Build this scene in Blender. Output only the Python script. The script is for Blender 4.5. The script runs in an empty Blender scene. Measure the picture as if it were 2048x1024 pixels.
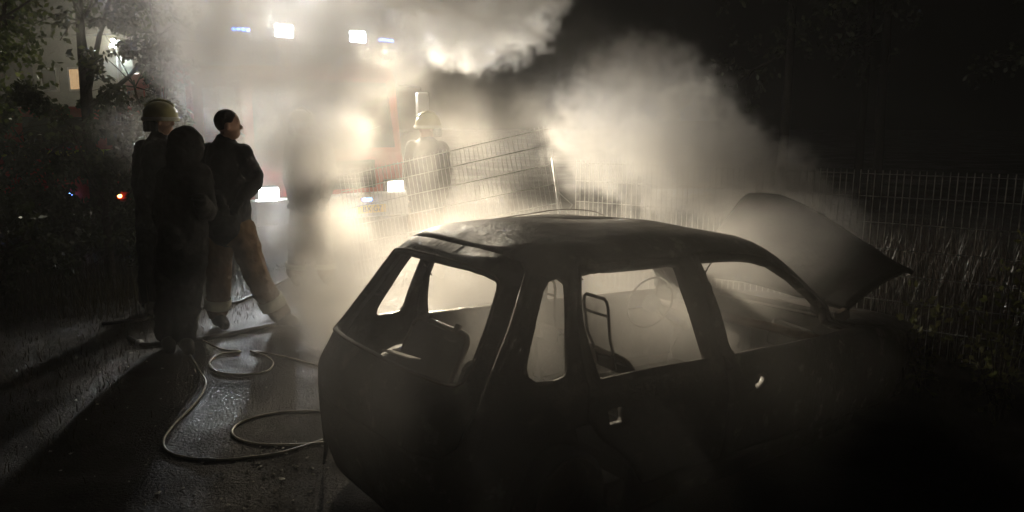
import bpy, bmesh, math, random
from mathutils import Vector, Matrix, Euler
from mathutils.geometry import delaunay_2d_cdt

# ------------------------------------------------------------------ camera, world, exposure
scn = bpy.context.scene
COL = scn.collection
R = math.radians
PITCH = math.atan((512 - 242) / 1490.0)
EYE = 1.8
cam_data = bpy.data.cameras.new("camera")
cam_data.sensor_width = 36.0
cam_data.lens = 1490.0 / 2048.0 * 36.0
cam_data.clip_start = 0.05
cam_data.clip_end = 400.0
cam = bpy.data.objects.new("camera", cam_data)
COL.objects.link(cam)
cam.location = (0, 0, EYE)
cam.rotation_euler = (R(90) - PITCH, 0, 0)
scn.camera = cam

world = bpy.data.worlds.new("World")
scn.world = world
world.use_nodes = True
wn = world.node_tree
wn.nodes.clear()
w_out = wn.nodes.new("ShaderNodeOutputWorld")
w_bg = wn.nodes.new("ShaderNodeBackground")
w_sky = wn.nodes.new("ShaderNodeTexSky")
w_sky.sky_type = 'NISHITA'
w_sky.sun_disc = False
w_sky.sun_elevation = R(-4.0)
w_sky.sun_rotation = R(200)
w_bg.inputs["Strength"].default_value = 0.02
wn.links.new(w_sky.outputs[0], w_bg.inputs["Color"])
wn.links.new(w_bg.outputs[0], w_out.inputs["Surface"])

scn.view_settings.view_transform = 'Standard'
scn.view_settings.look = 'None'
scn.view_settings.gamma = 1.0
scn.view_settings.exposure = 1.1
scn.view_settings.use_curve_mapping = False
scn.render.engine = 'CYCLES'
cy = scn.cycles
cy.use_denoising = True
try:
    cy.denoiser = 'OPENIMAGEDENOISE'
    cy.denoising_input_passes = 'RGB_ALBEDO_NORMAL'
    cy.denoising_prefilter = 'ACCURATE'
except Exception:
    pass
cy.max_bounces = 6
cy.diffuse_bounces = 2
cy.glossy_bounces = 2
cy.transmission_bounces = 3
cy.transparent_max_bounces = 16
cy.volume_bounces = 3
cy.volume_step_rate = 5.0
cy.volume_max_steps = 512
cy.sample_clamp_indirect = 4.0
cy.use_adaptive_sampling = True
cy.adaptive_threshold = 0.04
cy.adaptive_min_samples = 16
cy.use_light_tree = False

# power of the lamps that are lit in the place (watts)
FLOOD_W = 4200.0
SPILL_W = 320.0
HEAD_W = 2600.0

# ------------------------------------------------------------------ helpers
class MB:
    """collects plain geometry, then links it as one mesh object"""
    def __init__(self):
        self.v = []
        self.f = []
    def add(self, vs, fs):
        o = len(self.v)
        self.v += [tuple(p) for p in vs]
        self.f += [tuple(i + o for i in q) for q in fs]
        return self
    def box(self, c, d, rot=None, taper=1.0):
        x, y, z = d[0] / 2, d[1] / 2, d[2] / 2
        k = taper
        vs = [Vector(p) for p in ((-x, -y, -z), (x, -y, -z), (x, y, -z), (-x, y, -z),
                                  (-x * k, -y * k, z), (x * k, -y * k, z), (x * k, y * k, z), (-x * k, y * k, z))]
        if rot is not None:
            m = rot if isinstance(rot, Matrix) else Euler(rot).to_matrix()
            vs = [m @ p for p in vs]
        c = Vector(c)
        return self.add([p + c for p in vs], [(3, 2, 1, 0), (4, 5, 6, 7), (0, 1, 5, 4), (1, 2, 6, 5), (2, 3, 7, 6), (3, 0, 4, 7)])
    def tube(self, pts, r, n=8, cap=True):
        pts = [Vector(p) for p in pts]
        rs = r if isinstance(r, (list, tuple)) else [r] * len(pts)
        up = Vector((0.13, 0.21, 0.97))
        vs, fs = [], []
        prev = None
        for i, p in enumerate(pts):
            a = pts[max(i - 1, 0)]
            b = pts[min(i + 1, len(pts) - 1)]
            t = (b - a)
            t = t.normalized() if t.length > 1e-9 else Vector((0, 0, 1))
            if prev is None:
                u = t.cross(up)
                if u.length < 1e-3:
                    u = t.cross(Vector((1, 0, 0)))
                u.normalize()
            else:
                u = prev - t * prev.dot(t)
                u.normalize()
            prev = u
            w = t.cross(u)
            for k in range(n):
                q = 2 * math.pi * k / n
                vs.append(p + (u * math.cos(q) + w * math.sin(q)) * rs[i])
        for i in range(len(pts) - 1):
            for k in range(n):
                a = i * n + k
                b = i * n + (k + 1) % n
                fs.append((a, b, b + n, a + n))
        if cap:
            fs.append(tuple(range(n))[::-1])
            fs.append(tuple(range((len(pts) - 1) * n, len(pts) * n)))
        return self.add(vs, fs)
    def lathe(self, prof, n=24, m=None, close=False):
        """prof: (radius, height) about local z; m places it"""
        m = m or Matrix.Identity(4)
        vs, fs = [], []
        for (r, h) in prof:
            for k in range(n):
                q = 2 * math.pi * k / n
                vs.append(m @ Vector((r * math.cos(q), r * math.sin(q), h)))
        L = len(prof)
        for i in range(L - 1 + (1 if close else 0)):
            for k in range(n):
                a = i * n + k
                b = i * n + (k + 1) % n
                c = ((i + 1) % L) * n
                fs.append((a, b, c + (k + 1) % n, c + k))
        return self.add(vs, fs)
    def build(self, name, mat, parent=None, smooth=False, bevel=0.0):
        me = bpy.data.meshes.new(name)
        me.from_pydata(self.v, [], self.f)
        me.update()
        ob = bpy.data.objects.new(name, me)
        COL.objects.link(ob)
        if mat is not None:
            me.materials.append(mat)
        if smooth:
            me.polygons.foreach_set("use_smooth", [True] * len(me.polygons))
        if bevel:
            b = ob.modifiers.new("bevel", 'BEVEL')
            b.width = bevel
            b.segments = 2
            b.limit_method = 'ANGLE'
        if parent is not None:
            ob.parent = parent
        return ob

def tag(o, label=None, cat=None, group=None, kind=None):
    if label: o["label"] = label
    if cat: o["category"] = cat
    if group: o["group"] = group
    if kind: o["kind"] = kind
    return o

def empty(name, loc=(0, 0, 0), rz=0.0):
    o = bpy.data.objects.new(name, None)
    COL.objects.link(o)
    o.location = loc
    o.rotation_euler = (0, 0, rz)
    o.empty_display_size = 0.1
    return o

def catmull(pts, n=6):
    pts = [Vector(p) for p in pts]
    out = []
    for i in range(len(pts) - 1):
        p0 = pts[max(i - 1, 0)]; p1 = pts[i]; p2 = pts[i + 1]; p3 = pts[min(i + 2, len(pts) - 1)]
        for k in range(n):
            u = k / n
            out.append(0.5 * ((2 * p1) + (p2 - p0) * u + (2 * p0 - 5 * p1 + 4 * p2 - p3) * u * u + (3 * p1 - p0 - 3 * p2 + p3) * u ** 3))
    out.append(pts[-1])
    return out

# ------------------------------------------------------------------ materials
def mat(name, col, rough=0.6, metal=0.0, spec=0.5, var=0.0, scale=6.0, col2=None, bump=0.0, bscale=40.0, emit=None, estr=0.0, mix=(0.35, 0.65), rvar=0.0):
    m = bpy.data.materials.new(name)
    m.use_nodes = True
    nt = m.node_tree
    b = nt.nodes["Principled BSDF"]
    b.inputs["Base Color"].default_value = (*col, 1)
    b.inputs["Roughness"].default_value = rough
    b.inputs["Metallic"].default_value = metal
    b.inputs["Specular IOR Level"].default_value = spec
    tc = nt.nodes.new("ShaderNodeTexCoord")
    if var or col2:
        nz = nt.nodes.new("ShaderNodeTexNoise")
        nz.inputs["Scale"].default_value = scale
        nz.inputs["Detail"].default_value = 8
        nz.inputs["Roughness"].default_value = 0.65
        nt.links.new(tc.outputs["Object"], nz.inputs["Vector"])
        rp = nt.nodes.new("ShaderNodeValToRGB")
        rp.color_ramp.elements[0].position = mix[0]
        rp.color_ramp.elements[1].position = mix[1]
        c2 = col2 or tuple(c * (1 + var) for c in col)
        c1 = col if col2 else tuple(c * (1 - var) for c in col)
        rp.color_ramp.elements[0].color = (*c1, 1)
        rp.color_ramp.elements[1].color = (*c2, 1)
        nt.links.new(nz.outputs["Fac"], rp.inputs["Fac"])
        nt.links.new(rp.outputs["Color"], b.inputs["Base Color"])
        if rvar:
            mr = nt.nodes.new("ShaderNodeMapRange")
            mr.inputs["To Min"].default_value = max(rough - rvar, 0.03)
            mr.inputs["To Max"].default_value = min(rough + rvar, 1)
            nt.links.new(nz.outputs["Fac"], mr.inputs["Value"])
            nt.links.new(mr.outputs["Result"], b.inputs["Roughness"])
    if bump:
        n2 = nt.nodes.new("ShaderNodeTexNoise")
        n2.inputs["Scale"].default_value = bscale
        n2.inputs["Detail"].default_value = 6
        nt.links.new(tc.outputs["Object"], n2.inputs["Vector"])
        bp = nt.nodes.new("ShaderNodeBump")
        bp.inputs["Strength"].default_value = bump
        bp.inputs["Distance"].default_value = 0.02
        nt.links.new(n2.outputs["Fac"], bp.inputs["Height"])
        nt.links.new(bp.outputs["Normal"], b.inputs["Normal"])
    if emit:
        b.inputs["Emission Color"].default_value = (*emit, 1)
        b.inputs["Emission Strength"].default_value = estr
    return m

def burnt_mat(name):
    m = bpy.data.materials.new(name); m.use_nodes = True
    nt = m.node_tree; b = nt.nodes["Principled BSDF"]; tc = nt.nodes.new("ShaderNodeTexCoord")
    def nz(s, d=8, r=0.65):
        n = nt.nodes.new("ShaderNodeTexNoise"); n.inputs["Scale"].default_value = s; n.inputs["Detail"].default_value = d; n.inputs["Roughness"].default_value = r
        nt.links.new(tc.outputs["Object"], n.inputs["Vector"]); return n
    def ramp(src, p0, c0, p1, c1):
        r = nt.nodes.new("ShaderNodeValToRGB"); e = r.color_ramp.elements
        e[0].position = p0; e[0].color = (*c0, 1); e[1].position = p1; e[1].color = (*c1, 1)
        nt.links.new(src, r.inputs["Fac"]); return r
    a = nz(2.2); f = nz(9.0, 10, 0.7); g = nz(45.0, 5)
    base = ramp(a.outputs["Fac"], 0.40, (0.018, 0.016, 0.014), 0.72, (0.060, 0.045, 0.034))
    msk = ramp(f.outputs["Fac"], 0.56, (0, 0, 0), 0.64, (1, 1, 1))
    mx = nt.nodes.new("ShaderNodeMix"); mx.data_type = 'RGBA'
    nt.links.new(msk.outputs[0], mx.inputs["Factor"]); nt.links.new(base.outputs[0], mx.inputs["A"]); mx.inputs["B"].default_value = (0.15, 0.135, 0.115, 1)
    nt.links.new(mx.outputs["Result"], b.inputs["Base Color"])
    rr = nt.nodes.new("ShaderNodeMapRange"); rr.inputs["From Min"].default_value = 0.35; rr.inputs["From Max"].default_value = 0.65; rr.inputs["To Min"].default_value = 0.28; rr.inputs["To Max"].default_value = 0.7
    nt.links.new(a.outputs["Fac"], rr.inputs["Value"]); nt.links.new(rr.outputs[0], b.inputs["Roughness"])
    ad = nt.nodes.new("ShaderNodeMath"); ad.operation = 'MULTIPLY_ADD'; ad.inputs[1].default_value = 0.25
    nt.links.new(g.outputs["Fac"], ad.inputs[0]); nt.links.new(f.outputs["Fac"], ad.inputs[2])
    bp = nt.nodes.new("ShaderNodeBump"); bp.inputs["Strength"].default_value = 0.55; bp.inputs["Distance"].default_value = 0.03
    nt.links.new(ad.outputs[0], bp.inputs["Height"]); nt.links.new(bp.outputs[0], b.inputs["Normal"])
    return m
M = {}
M["burnt"] = burnt_mat("burnt_body_metal")
M["burnt_dark"] = mat("burnt_dark_metal", (0.02, 0.018, 0.016), 0.65, 0.0, 0.4, var=0.5, scale=9, bump=0.2)
M["rust"] = mat("burnt_rust", (0.05, 0.032, 0.022), 0.7, 0.0, 0.3, col2=(0.11, 0.07, 0.045), scale=14, bump=0.3, bscale=60)
M["ash"] = mat("pale_ash", (0.55, 0.53, 0.48), 0.85, 0, 0.2, var=0.3, scale=30)
M["black"] = mat("black_rubber", (0.015, 0.015, 0.015), 0.7, 0, 0.3, var=0.3)
M["steel"] = mat("galvanised_steel", (0.42, 0.42, 0.41), 0.4, 0.2, 0.6, var=0.25, scale=20)
M["fence"] = mat("galvanised_fence_wire_lit", (0.78, 0.78, 0.75), 0.35, 0.1, 0.6, var=0.15, scale=20)  # wire colour lightened so the upright panels look more strongly lit
M["truck_red"] = mat("red_vehicle_paint", (0.42, 0.02, 0.018), 0.3, 0, 0.5, var=0.1)
M["truck_white"] = mat("white_vehicle_paint", (0.7, 0.7, 0.68), 0.4, 0, 0.5, var=0.06)
M["truck_dark"] = mat("dark_vehicle_plastic", (0.03, 0.03, 0.032), 0.5, 0, 0.5, var=0.2)
M["glass"] = mat("dark_vehicle_glass", (0.02, 0.025, 0.03), 0.08, 0, 0.6)
M["plate"] = mat("yellow_plate", (0.75, 0.55, 0.03), 0.4, 0, 0.5)
M["plate_ink"] = mat("plate_ink", (0.01, 0.01, 0.01), 0.5)
M["fluo"] = mat("fluorescent_yellow_stripe", (0.6, 0.62, 0.05), 0.45)
# ------------------------------------------------------------------ the burnt-out car
CAR = empty("burnt_car")
tag(CAR, "burnt-out small hatchback without glass, standing in smoke with its bonnet up", "car")
CAR.matrix_world = (Matrix.Translation((-0.8194, 3.0487, 0)) @ Matrix.Rotation(R(36.853), 4, 'Z') @ Matrix.Rotation(R(-0.432), 4, 'X') @ Matrix.Rotation(R(3.54), 4, 'Y'))

# ---- car body as a loft of superelliptic rings: S(t,s), t in [-1,1] (0 = rear centre, +-1 = front centre), s = 0 sill .. 1 roof crown
LV=[ # s, z, xr, xf, w
(0.00,.110,.20,4.10,.735),
(0.08,.265,.15,4.19,.768),
(0.18,.425,.128,4.25,.782),
(0.28,.540,.12,4.27,.785),
(0.36,.625,.12,4.22,.780),
(0.44,.702,.155,3.98,.764),
(0.50,.795,.20,3.16,.736),
(0.56,.885,.265,3.05,.712),
(0.64,1.010,.360,2.87,.676),
(0.72,1.130,.445,2.68,.636),
(0.79,1.235,.530,2.47,.595),
(0.84,1.293,.620,2.28,.545),
(0.90,1.338,.760,2.06,.430),
(0.95,1.362,.96,1.86,.25),
(1.00,1.372,1.2,1.65,.02)]
def _cr(p0,p1,p2,p3,x0,x1,x2,x3,x):
    h=x2-x1;u=(x-x1)/h
    m1=((p2-p1)/h*(x1-x0)+(p1-p0)/(x1-x0)*h)/(x2-x0) if x1>x0 else (p2-p1)/h
    m2=((p3-p2)/(x3-x2)*h+(p2-p1)/h*(x3-x2))/(x3-x1) if x3>x2 else (p2-p1)/h
    return (2*u**3-3*u*u+1)*p1+(u**3-2*u*u+u)*h*m1+(-2*u**3+3*u*u)*p2+(u**3-u*u)*h*m2
def level(s):
    s=min(max(s,0),1);n=len(LV)
    i=0
    while i<n-2 and s>LV[i+1][0]:i+=1
    a,b=LV[i],LV[i+1];p=LV[max(i-1,0)];q=LV[min(i+2,n-1)]
    return [_cr(p[k],a[k],b[k],q[k],p[0],a[0],b[0],q[0],s) for k in (1,2,3,4)]
NR=5.0
# reference arc length for a quarter of the superellipse (a=1.6,b=.73)
_Q=[];_L=[0.]
for _i in range(401):
    _f=_i/400*math.pi/2
    _Q.append((math.cos(_f)**(2/NR),math.sin(_f)**(2/NR)))
    if _i:_L.append(_L[-1]+math.hypot(1.6*(_Q[-1][0]-_Q[-2][0]),.73*(_Q[-1][1]-_Q[-2][1])))
def quarter(u): # 0 at end (c=1,s=0) .. 1 at side (c=0,s=1)
    g=u*_L[-1];lo,hi=0,400
    while hi-lo>1:
        m=(lo+hi)//2
        if _L[m]<=g:lo=m
        else:hi=m
    k=(g-_L[lo])/max(_L[hi]-_L[lo],1e-9)
    return _Q[lo][0]+(_Q[hi][0]-_Q[lo][0])*k,_Q[lo][1]+(_Q[hi][1]-_Q[lo][1])*k
def S(t,s):
    z,xr,xf,w=level(s)
    cx=1.62+ (s>.84)*0
    cx=min(max(1.62,xr+.15),xf-.05)
    a=abs(t);sg=-1 if t<0 else 1
    if a<=.5:
        c,n=quarter(a*2);x=cx-(cx-xr)*c
    else:
        c,n=quarter((1-a)*2);x=cx+(xf-cx)*c
    y=sg*w*n
    # rear face crown in z: dome the roof along its length
    zz=z-(.035 if s>.6 else .035*max(0,(s-.3)/.3))*((x-1.5)/1.5)**2*(1 if s>.5 else .5)*(max(0,min(1,(s-.5)/.4)))
    return x,y,zz


UT, VS = 4.3, 1.9
def chain(l, n=1):
    return l
def inset_ok(p, poly):
    x, y = p
    c = False
    j = len(poly) - 1
    for i in range(len(poly)):
        xi, yi = poly[i]; xj, yj = poly[j]
        if (yi > y) != (yj > y) and x < (xj - xi) * (y - yi) / (yj - yi + 1e-12) + xi:
            c = not c
        j = i
    return c
def dens_loop(poly, step=0.03):
    out = []
    n = len(poly)
    for i in range(n):
        a = poly[i]; b = poly[(i + 1) % n]
        d = math.hypot(b[0] - a[0], b[1] - a[1])
        k = max(1, int(d / step))
        for j in range(k):
            out.append((a[0] + (b[0] - a[0]) * j / k, a[1] + (b[1] - a[1]) * j / k))
    return out
def round_loop(poly, r=0.0, n=3):
    """Chaikin corner cutting keeps a burnt opening's corners soft"""
    for _ in range(n):
        out = []
        for i in range(len(poly)):
            a = poly[i]; b = poly[(i + 1) % len(poly)]
            d = math.hypot(b[0] - a[0], b[1] - a[1])
            k = min(0.25, r / max(d, 1e-6))
            out.append((a[0] + (b[0] - a[0]) * k, a[1] + (b[1] - a[1]) * k))
            out.append((b[0] - (b[0] - a[0]) * k, b[1] - (b[1] - a[1]) * k))
        poly = out
    return poly
def jag(p):
    # heat-warped sheet metal: low uneven dents
    x, y, z = p
    return 0.006 * math.sin(5.1 * x + 2.3 * y + 1.3) * math.sin(4.3 * z + 3.1 * x) + 0.004 * math.sin(11 * x - 7 * y) * math.sin(9 * z + 2)
def panel(name, outer, holes, mt, parent=CAR, thick=0.022, step=0.055, off=0.0, smooth=True):
    """a piece of the shell: loops given in (t, s)"""
    to = lambda l: [(t * UT, s * VS) for t, s in l]
    O = dens_loop(to(outer)); H = [dens_loop(to(h)) for h in holes]
    vs, es = [], []
    for l in [O] + H:
        o = len(vs)
        vs += [Vector(p) for p in l]
        es += [(o + i, o + (i + 1) % len(l)) for i in range(len(l))]
    us = [p[0] for p in O]; ws = [p[1] for p in O]
    x = min(us) + step * 0.5
    while x < max(us):
        y = min(ws) + step * 0.5
        while y < max(ws):
            if inset_ok((x, y), O) and not any(inset_ok((x, y), h) for h in H):
                vs.append(Vector((x, y)))
            y += step
        x += step
    r = delaunay_2d_cdt(vs, es, [], 0, 1e-5)
    fs = []
    for f in r[2]:
        c = (sum(r[0][i][0] for i in f) / len(f), sum(r[0][i][1] for i in f) / len(f))
        if inset_ok(c, O) and not any(inset_ok(c, h) for h in H):
            fs.append(tuple(f))
    pv = []
    for q in r[0]:
        p = Vector(S(max(-1, min(1, q[0] / UT)), q[1] / VS))
        p.y += jag(p) * (1 if p.y > 0 else -1)
        p.z += jag((p.z, p.x, p.y)) * 1.2 * min(1.0, max(0.0, (p.z - 1.15) / 0.1)) * 1.6
        pv.append(p)
    me = bpy.data.meshes.new(name)
    me.from_pydata(pv, [], fs)
    bm = bmesh.new(); bm.from_mesh(me)
    bmesh.ops.remove_doubles(bm, verts=bm.verts, dist=0.0005)
    loose = [v for v in bm.verts if not v.link_faces]
    bmesh.ops.delete(bm, geom=loose, context='VERTS')
    bmesh.ops.recalc_face_normals(bm, faces=bm.faces)
    # outward normals
    cen = Vector((1.9, 0, 0.6)); sm = sum(f.normal.dot(f.calc_center_median() - cen) * f.calc_area() for f in bm.faces)
    if sm < 0:
        bmesh.ops.reverse_faces(bm, faces=bm.faces)
    bm.to_mesh(me); bm.free()
    me.polygons.foreach_set("use_smooth", [True] * len(me.polygons))
    ob = bpy.data.objects.new(name, me)
    COL.objects.link(ob); ob.parent = parent
    me.materials.append(mt)
    so = ob.modifiers.new("sheet", 'SOLIDIFY')
    so.thickness = thick; so.offset = -1
    return ob
mir = lambda l: [(-t, s) for t, s in l][::-1]

W_Q = [(-0.2175, 0.7631), (-0.2313, 0.7465), (-0.2387, 0.7081), (-0.2511, 0.6108), (-0.2625, 0.5231), (-0.2603, 0.5047), (-0.2476, 0.4981), (-0.2229, 0.4992), (-0.2128, 0.5135), (-0.2065, 0.5356), (-0.2027, 0.5777), (-0.1979, 0.6607), (-0.1981, 0.7302), (-0.2031, 0.7552)]
W_R = [(-0.255, 0.7689), (-0.2967, 0.7782), (-0.3915, 0.7839), (-0.4502, 0.7858), (-0.4635, 0.778), (-0.4797, 0.6464), (-0.4978, 0.484), (-0.427, 0.4879), (-0.3755, 0.4848), (-0.3105, 0.4843), (-0.2698, 0.6478)]
W_F = [(-0.524, 0.786), (-0.6049, 0.7858), (-0.6726, 0.7814), (-0.7166, 0.7692), (-0.7563, 0.7495), (-0.7874, 0.6983), (-0.8057, 0.6261), (-0.8055, 0.5781), (-0.8020, 0.5309), (-0.795, 0.483), (-0.7289, 0.4821), (-0.633, 0.4799), (-0.5424, 0.4817), (-0.5361, 0.627)]
H_R = [(-0.3229, 0.372), (-0.3322, 0.3819), (-0.352, 0.375), (-0.3492, 0.3547), (-0.351, 0.3243), (-0.3481, 0.3054), (-0.3265, 0.3054)]
H_F = [(-0.5487, 0.3718), (-0.5528, 0.3849), (-0.5622, 0.3834), (-0.5623, 0.3658), (-0.5653, 0.3468), (-0.5618, 0.3198), (-0.554, 0.3007), (-0.5496, 0.3076), (-0.5471, 0.3297)]
_h = [(0.0, 0.7768), (-0.0073, 0.7766), (-0.0737, 0.7747), (-0.1059, 0.7667), (-0.1238, 0.758), (-0.1317, 0.7468), (-0.1347, 0.7297), (-0.1383, 0.6736), (-0.1423, 0.5924), (-0.144, 0.5423), (-0.1431, 0.5201), (-0.1405, 0.5062), (-0.135, 0.4989), (-0.1267, 0.4985), (-0.1025, 0.5045), (-0.0826, 0.505), (-0.0373, 0.5045), (0.0, 0.504)]
W_H = _h[:-1] + [(-t, s) for t, s in _h[::-1]][:-1]
D_R = [(-0.2480, 0.795), (-0.36, 0.805), (-0.505, 0.806), (-0.512, 0.64), (-0.5205, 0.47), (-0.5165, 0.44), (-0.5165, 0.07), (-0.385, 0.07), (-0.355, 0.16), (-0.315, 0.26), (-0.296, 0.36), (-0.296, 0.47), (-0.2620, 0.648)]
D_F = [(-0.507, 0.806), (-0.62, 0.806), (-0.70, 0.797), (-0.748, 0.775), (-0.785, 0.735), (-0.812, 0.69), (-0.825, 0.63), (-0.825, 0.55), (-0.815, 0.48), (-0.800, 0.35), (-0.800, 0.07), (-0.5185, 0.07), (-0.5185, 0.43), (-0.5275, 0.44), (-0.5275, 0.478), (-0.5205, 0.49), (-0.514, 0.64)]
_t = [(0.0, 0.835), (-0.06, 0.834), (-0.115, 0.825), (-0.15, 0.806), (-0.162, 0.78), (-0.166, 0.62), (-0.168, 0.5), (-0.160, 0.42), (-0.150, 0.30), (-0.13, 0.25), (0.0, 0.24)]
D_T = _t[:-1] + [(-t, s) for t, s in _t[::-1]][:-1]
def grow(loop, g):
    # offset outward in metres by moving from the centroid-free normal
    pts = [(t * UT, s * VS) for t, s in loop]
    a = sum(pts[i][0] * pts[(i + 1) % len(pts)][1] - pts[(i + 1) % len(pts)][0] * pts[i][1] for i in range(len(pts)))
    sg = 1 if a > 0 else -1
    out = []
    for i in range(len(pts)):
        p = Vector(pts[i - 1]); q = Vector(pts[i]); r = Vector(pts[(i + 1) % len(pts)])
        d1 = (q - p).normalized(); d2 = (r - q).normalized()
        n = Vector((d1.y + d2.y, -d1.x - d2.x))
        n = n / max(n.length, 1e-6) * sg
        k = 1 / max(0.5, math.sqrt(max(0.01, (1 + d1.dot(d2)) / 2)))
        q = q + n * g * k
        out.append((q.x / UT, q.y / VS))
    return out
# wheel arches cut into the sill line
def arch(xc, rad, side):
    # parametric search of the shell for a circle about the axle
    out = []
    for k in range(15):
        q = math.pi * k / 14
        tx = xc + rad * math.cos(q); tz = 0.30 + rad * math.sin(q)
        lo, hi = -0.98, -0.1
        s = 0.0
        # s from z
        a, b = 0.0, 0.5
        for _ in range(24):
            s = (a + b) / 2
            if S(-0.5, s)[2] < tz: a = s
            else: b = s
        lo, hi = -0.99, -0.05
        for _ in range(24):
            t = (lo + hi) / 2
            if S(t, s)[0] < tx: hi = t
            else: lo = t
        out.append((t, max(s, 0.0)))
    return out
AR = arch(0.78, 0.30, -1)
AF = arch(3.38, 0.31, -1)
# outer loop of the body: right half then left half
right = [(0, 0.0), (AR[-1][0], 0.0)] + [p for p in AR[::-1] if p[1] > 0.002] + [(AR[0][0], 0.0), (AF[-1][0], 0.0)] + [p for p in AF[::-1] if p[1] > 0.002] + [(AF[0][0], 0.0), (-1, 0.0), (-1, 0.405),
         (-0.955, 0.425), (-0.925, 0.452), (-0.905, 0.478), (-0.91, 0.492), (-1.0, 0.496), (-1.0, 0.515), (-0.905, 0.52), (-0.893, 0.56), (-0.882, 0.66), (-0.872, 0.74), (-0.875, 0.785), (-0.92, 0.806), (-1.0, 0.812), (-1.0, 1.0)]
BODY = right + [(-t, s) for t, s in right[::-1]]
bl = []
for p in BODY:
    if not bl or math.hypot(p[0] - bl[-1][0], p[1] - bl[-1][1]) > 1e-5:
        bl.append(p)
if math.hypot(bl[0][0] - bl[-1][0], bl[0][1] - bl[-1][1]) < 1e-5: bl.pop()
G = 0.008
body = panel("body_shell", bl, [grow(D_R, G), grow(mir(D_R), G), grow(D_F, G), grow(mir(D_F), G), grow(D_T, G), W_Q, mir(W_Q)], M["burnt"], thick=0.03)
rw = lambda l: round_loop(l, 0.01, 2)
for nm, lo, wi, ha in (("rear_door", D_R, W_R, H_R), ("front_door", D_F, W_F, H_F)):
    panel(nm, lo, [wi, ha], M["burnt"], thick=0.045)
    panel(nm, mir(lo), [mir(wi)], M["burnt"], thick=0.045)
tail = panel("tailgate", D_T, [W_H], M["burnt"], thick=0.03)

# shell underside so that no light leaks through the floor
mb = MB(); mb.box((2.1, 0, 0.21), (3.5, 1.3, 0.03)); floor = mb.build("floor_pan", M["burnt_dark"], CAR)
mb = MB(); mb.box((3.06, 0, 0.50), (0.04, 1.36, 0.54)); mb.build("bulkhead", M["burnt_dark"], CAR)
mb = MB(); mb.box((0.42, 0, 0.50), (0.02, 1.2, 0.5)); 

# window trim of the tailgate: thin bright bead round the opening
def bead(name, loop, r, off, mt, parent, rng=None):
    pts = []
    for t, s in dens_loop([(t * UT, s * VS) for t, s in loop], 0.05):
        p = Vector(S(t / UT, s / VS)); h = 1e-3
        du = Vector(S(t / UT + h, s / VS)) - p; dv = Vector(S(t / UT, s / VS + h)) - p
        n = du.cross(dv).normalized()
        if n.dot(p - Vector((1.9, 0, 0.6))) < 0: n = -n
        pts.append(p + n * off)
    pts.append(pts[0])
    return MB().tube(pts, r, 6).build(name, mt, parent, smooth=True)
bead("window_seal", grow(W_H, 0.012), 0.006, 0.004, M["rust"], tail)

# seam between roof and tailgate, roof gutters
# bonnet: sprung open and twisted, near side low, far side high
M["bonnet"] = mat("sooty_bonnet_metal", (0.012, 0.011, 0.010), 0.75, 0, 0.25, col2=(0.035, 0.03, 0.026), scale=5, mix=(0.5, 0.75), bump=0.4, bscale=20)
def bonnet():
    hn = Vector((3.06, -0.64, 0.85)); hf = Vector((3.10, 0.62, 0.80))
    fn = Vector((3.06 + 0.78 * math.cos(R(15)), -0.64, 0.85 + 0.78 * math.sin(R(15))))
    ff = Vector((3.12 + 0.92 * math.cos(R(48)), 0.62, 0.79 + 0.92 * math.sin(R(48))))
    nu, nv = 22, 26
    vs = []
    for i in range(nu + 1):
        a = i / nu
        for j in range(nv + 1):
            b = j / nv
            p = (hn * (1 - a) + fn * a) * (1 - b) + (hf * (1 - a) + ff * a) * b
            d = ((fn - hn) * (1 - b) + (ff - hf) * b)
            n = d.cross(hf - hn).normalized()
            if n.z < 0: n = -n
            bow = math.sin(math.pi * b ** 1.7)
            p = p + n * (0.11 * bow + 0.03 * math.sin(math.pi * a)) + d.normalized() * 0.04 * bow * a * a
            # crease lines along the panel
            p += n * 0.012 * (math.exp(-((b - 0.22) / 0.03) ** 2) + math.exp(-((b - 0.78) / 0.03) ** 2))
            # front lip turns down
            if a > 0.9: p -= n * 0.03 * ((a - 0.9) / 0.1) ** 2
            vs.append(p)
    fs = [(i * (nv + 1) + j, i * (nv + 1) + j + 1, (i + 1) * (nv + 1) + j + 1, (i + 1) * (nv + 1) + j) for i in range(nu) for j in range(nv)]
    o = MB().add(vs, fs).build("bonnet", M["bonnet"], CAR, smooth=True)
    so = o.modifiers.new("sheet", 'SOLIDIFY'); so.thickness = 0.03; so.offset = -1
    hb = MB().box(hn + Vector((-0.03, 0.02, -0.03)), (0.12, 0.03, 0.07), (0, R(-15), 0)).build("hinge", M["rust"], o)
    return o
bonnet()
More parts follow.
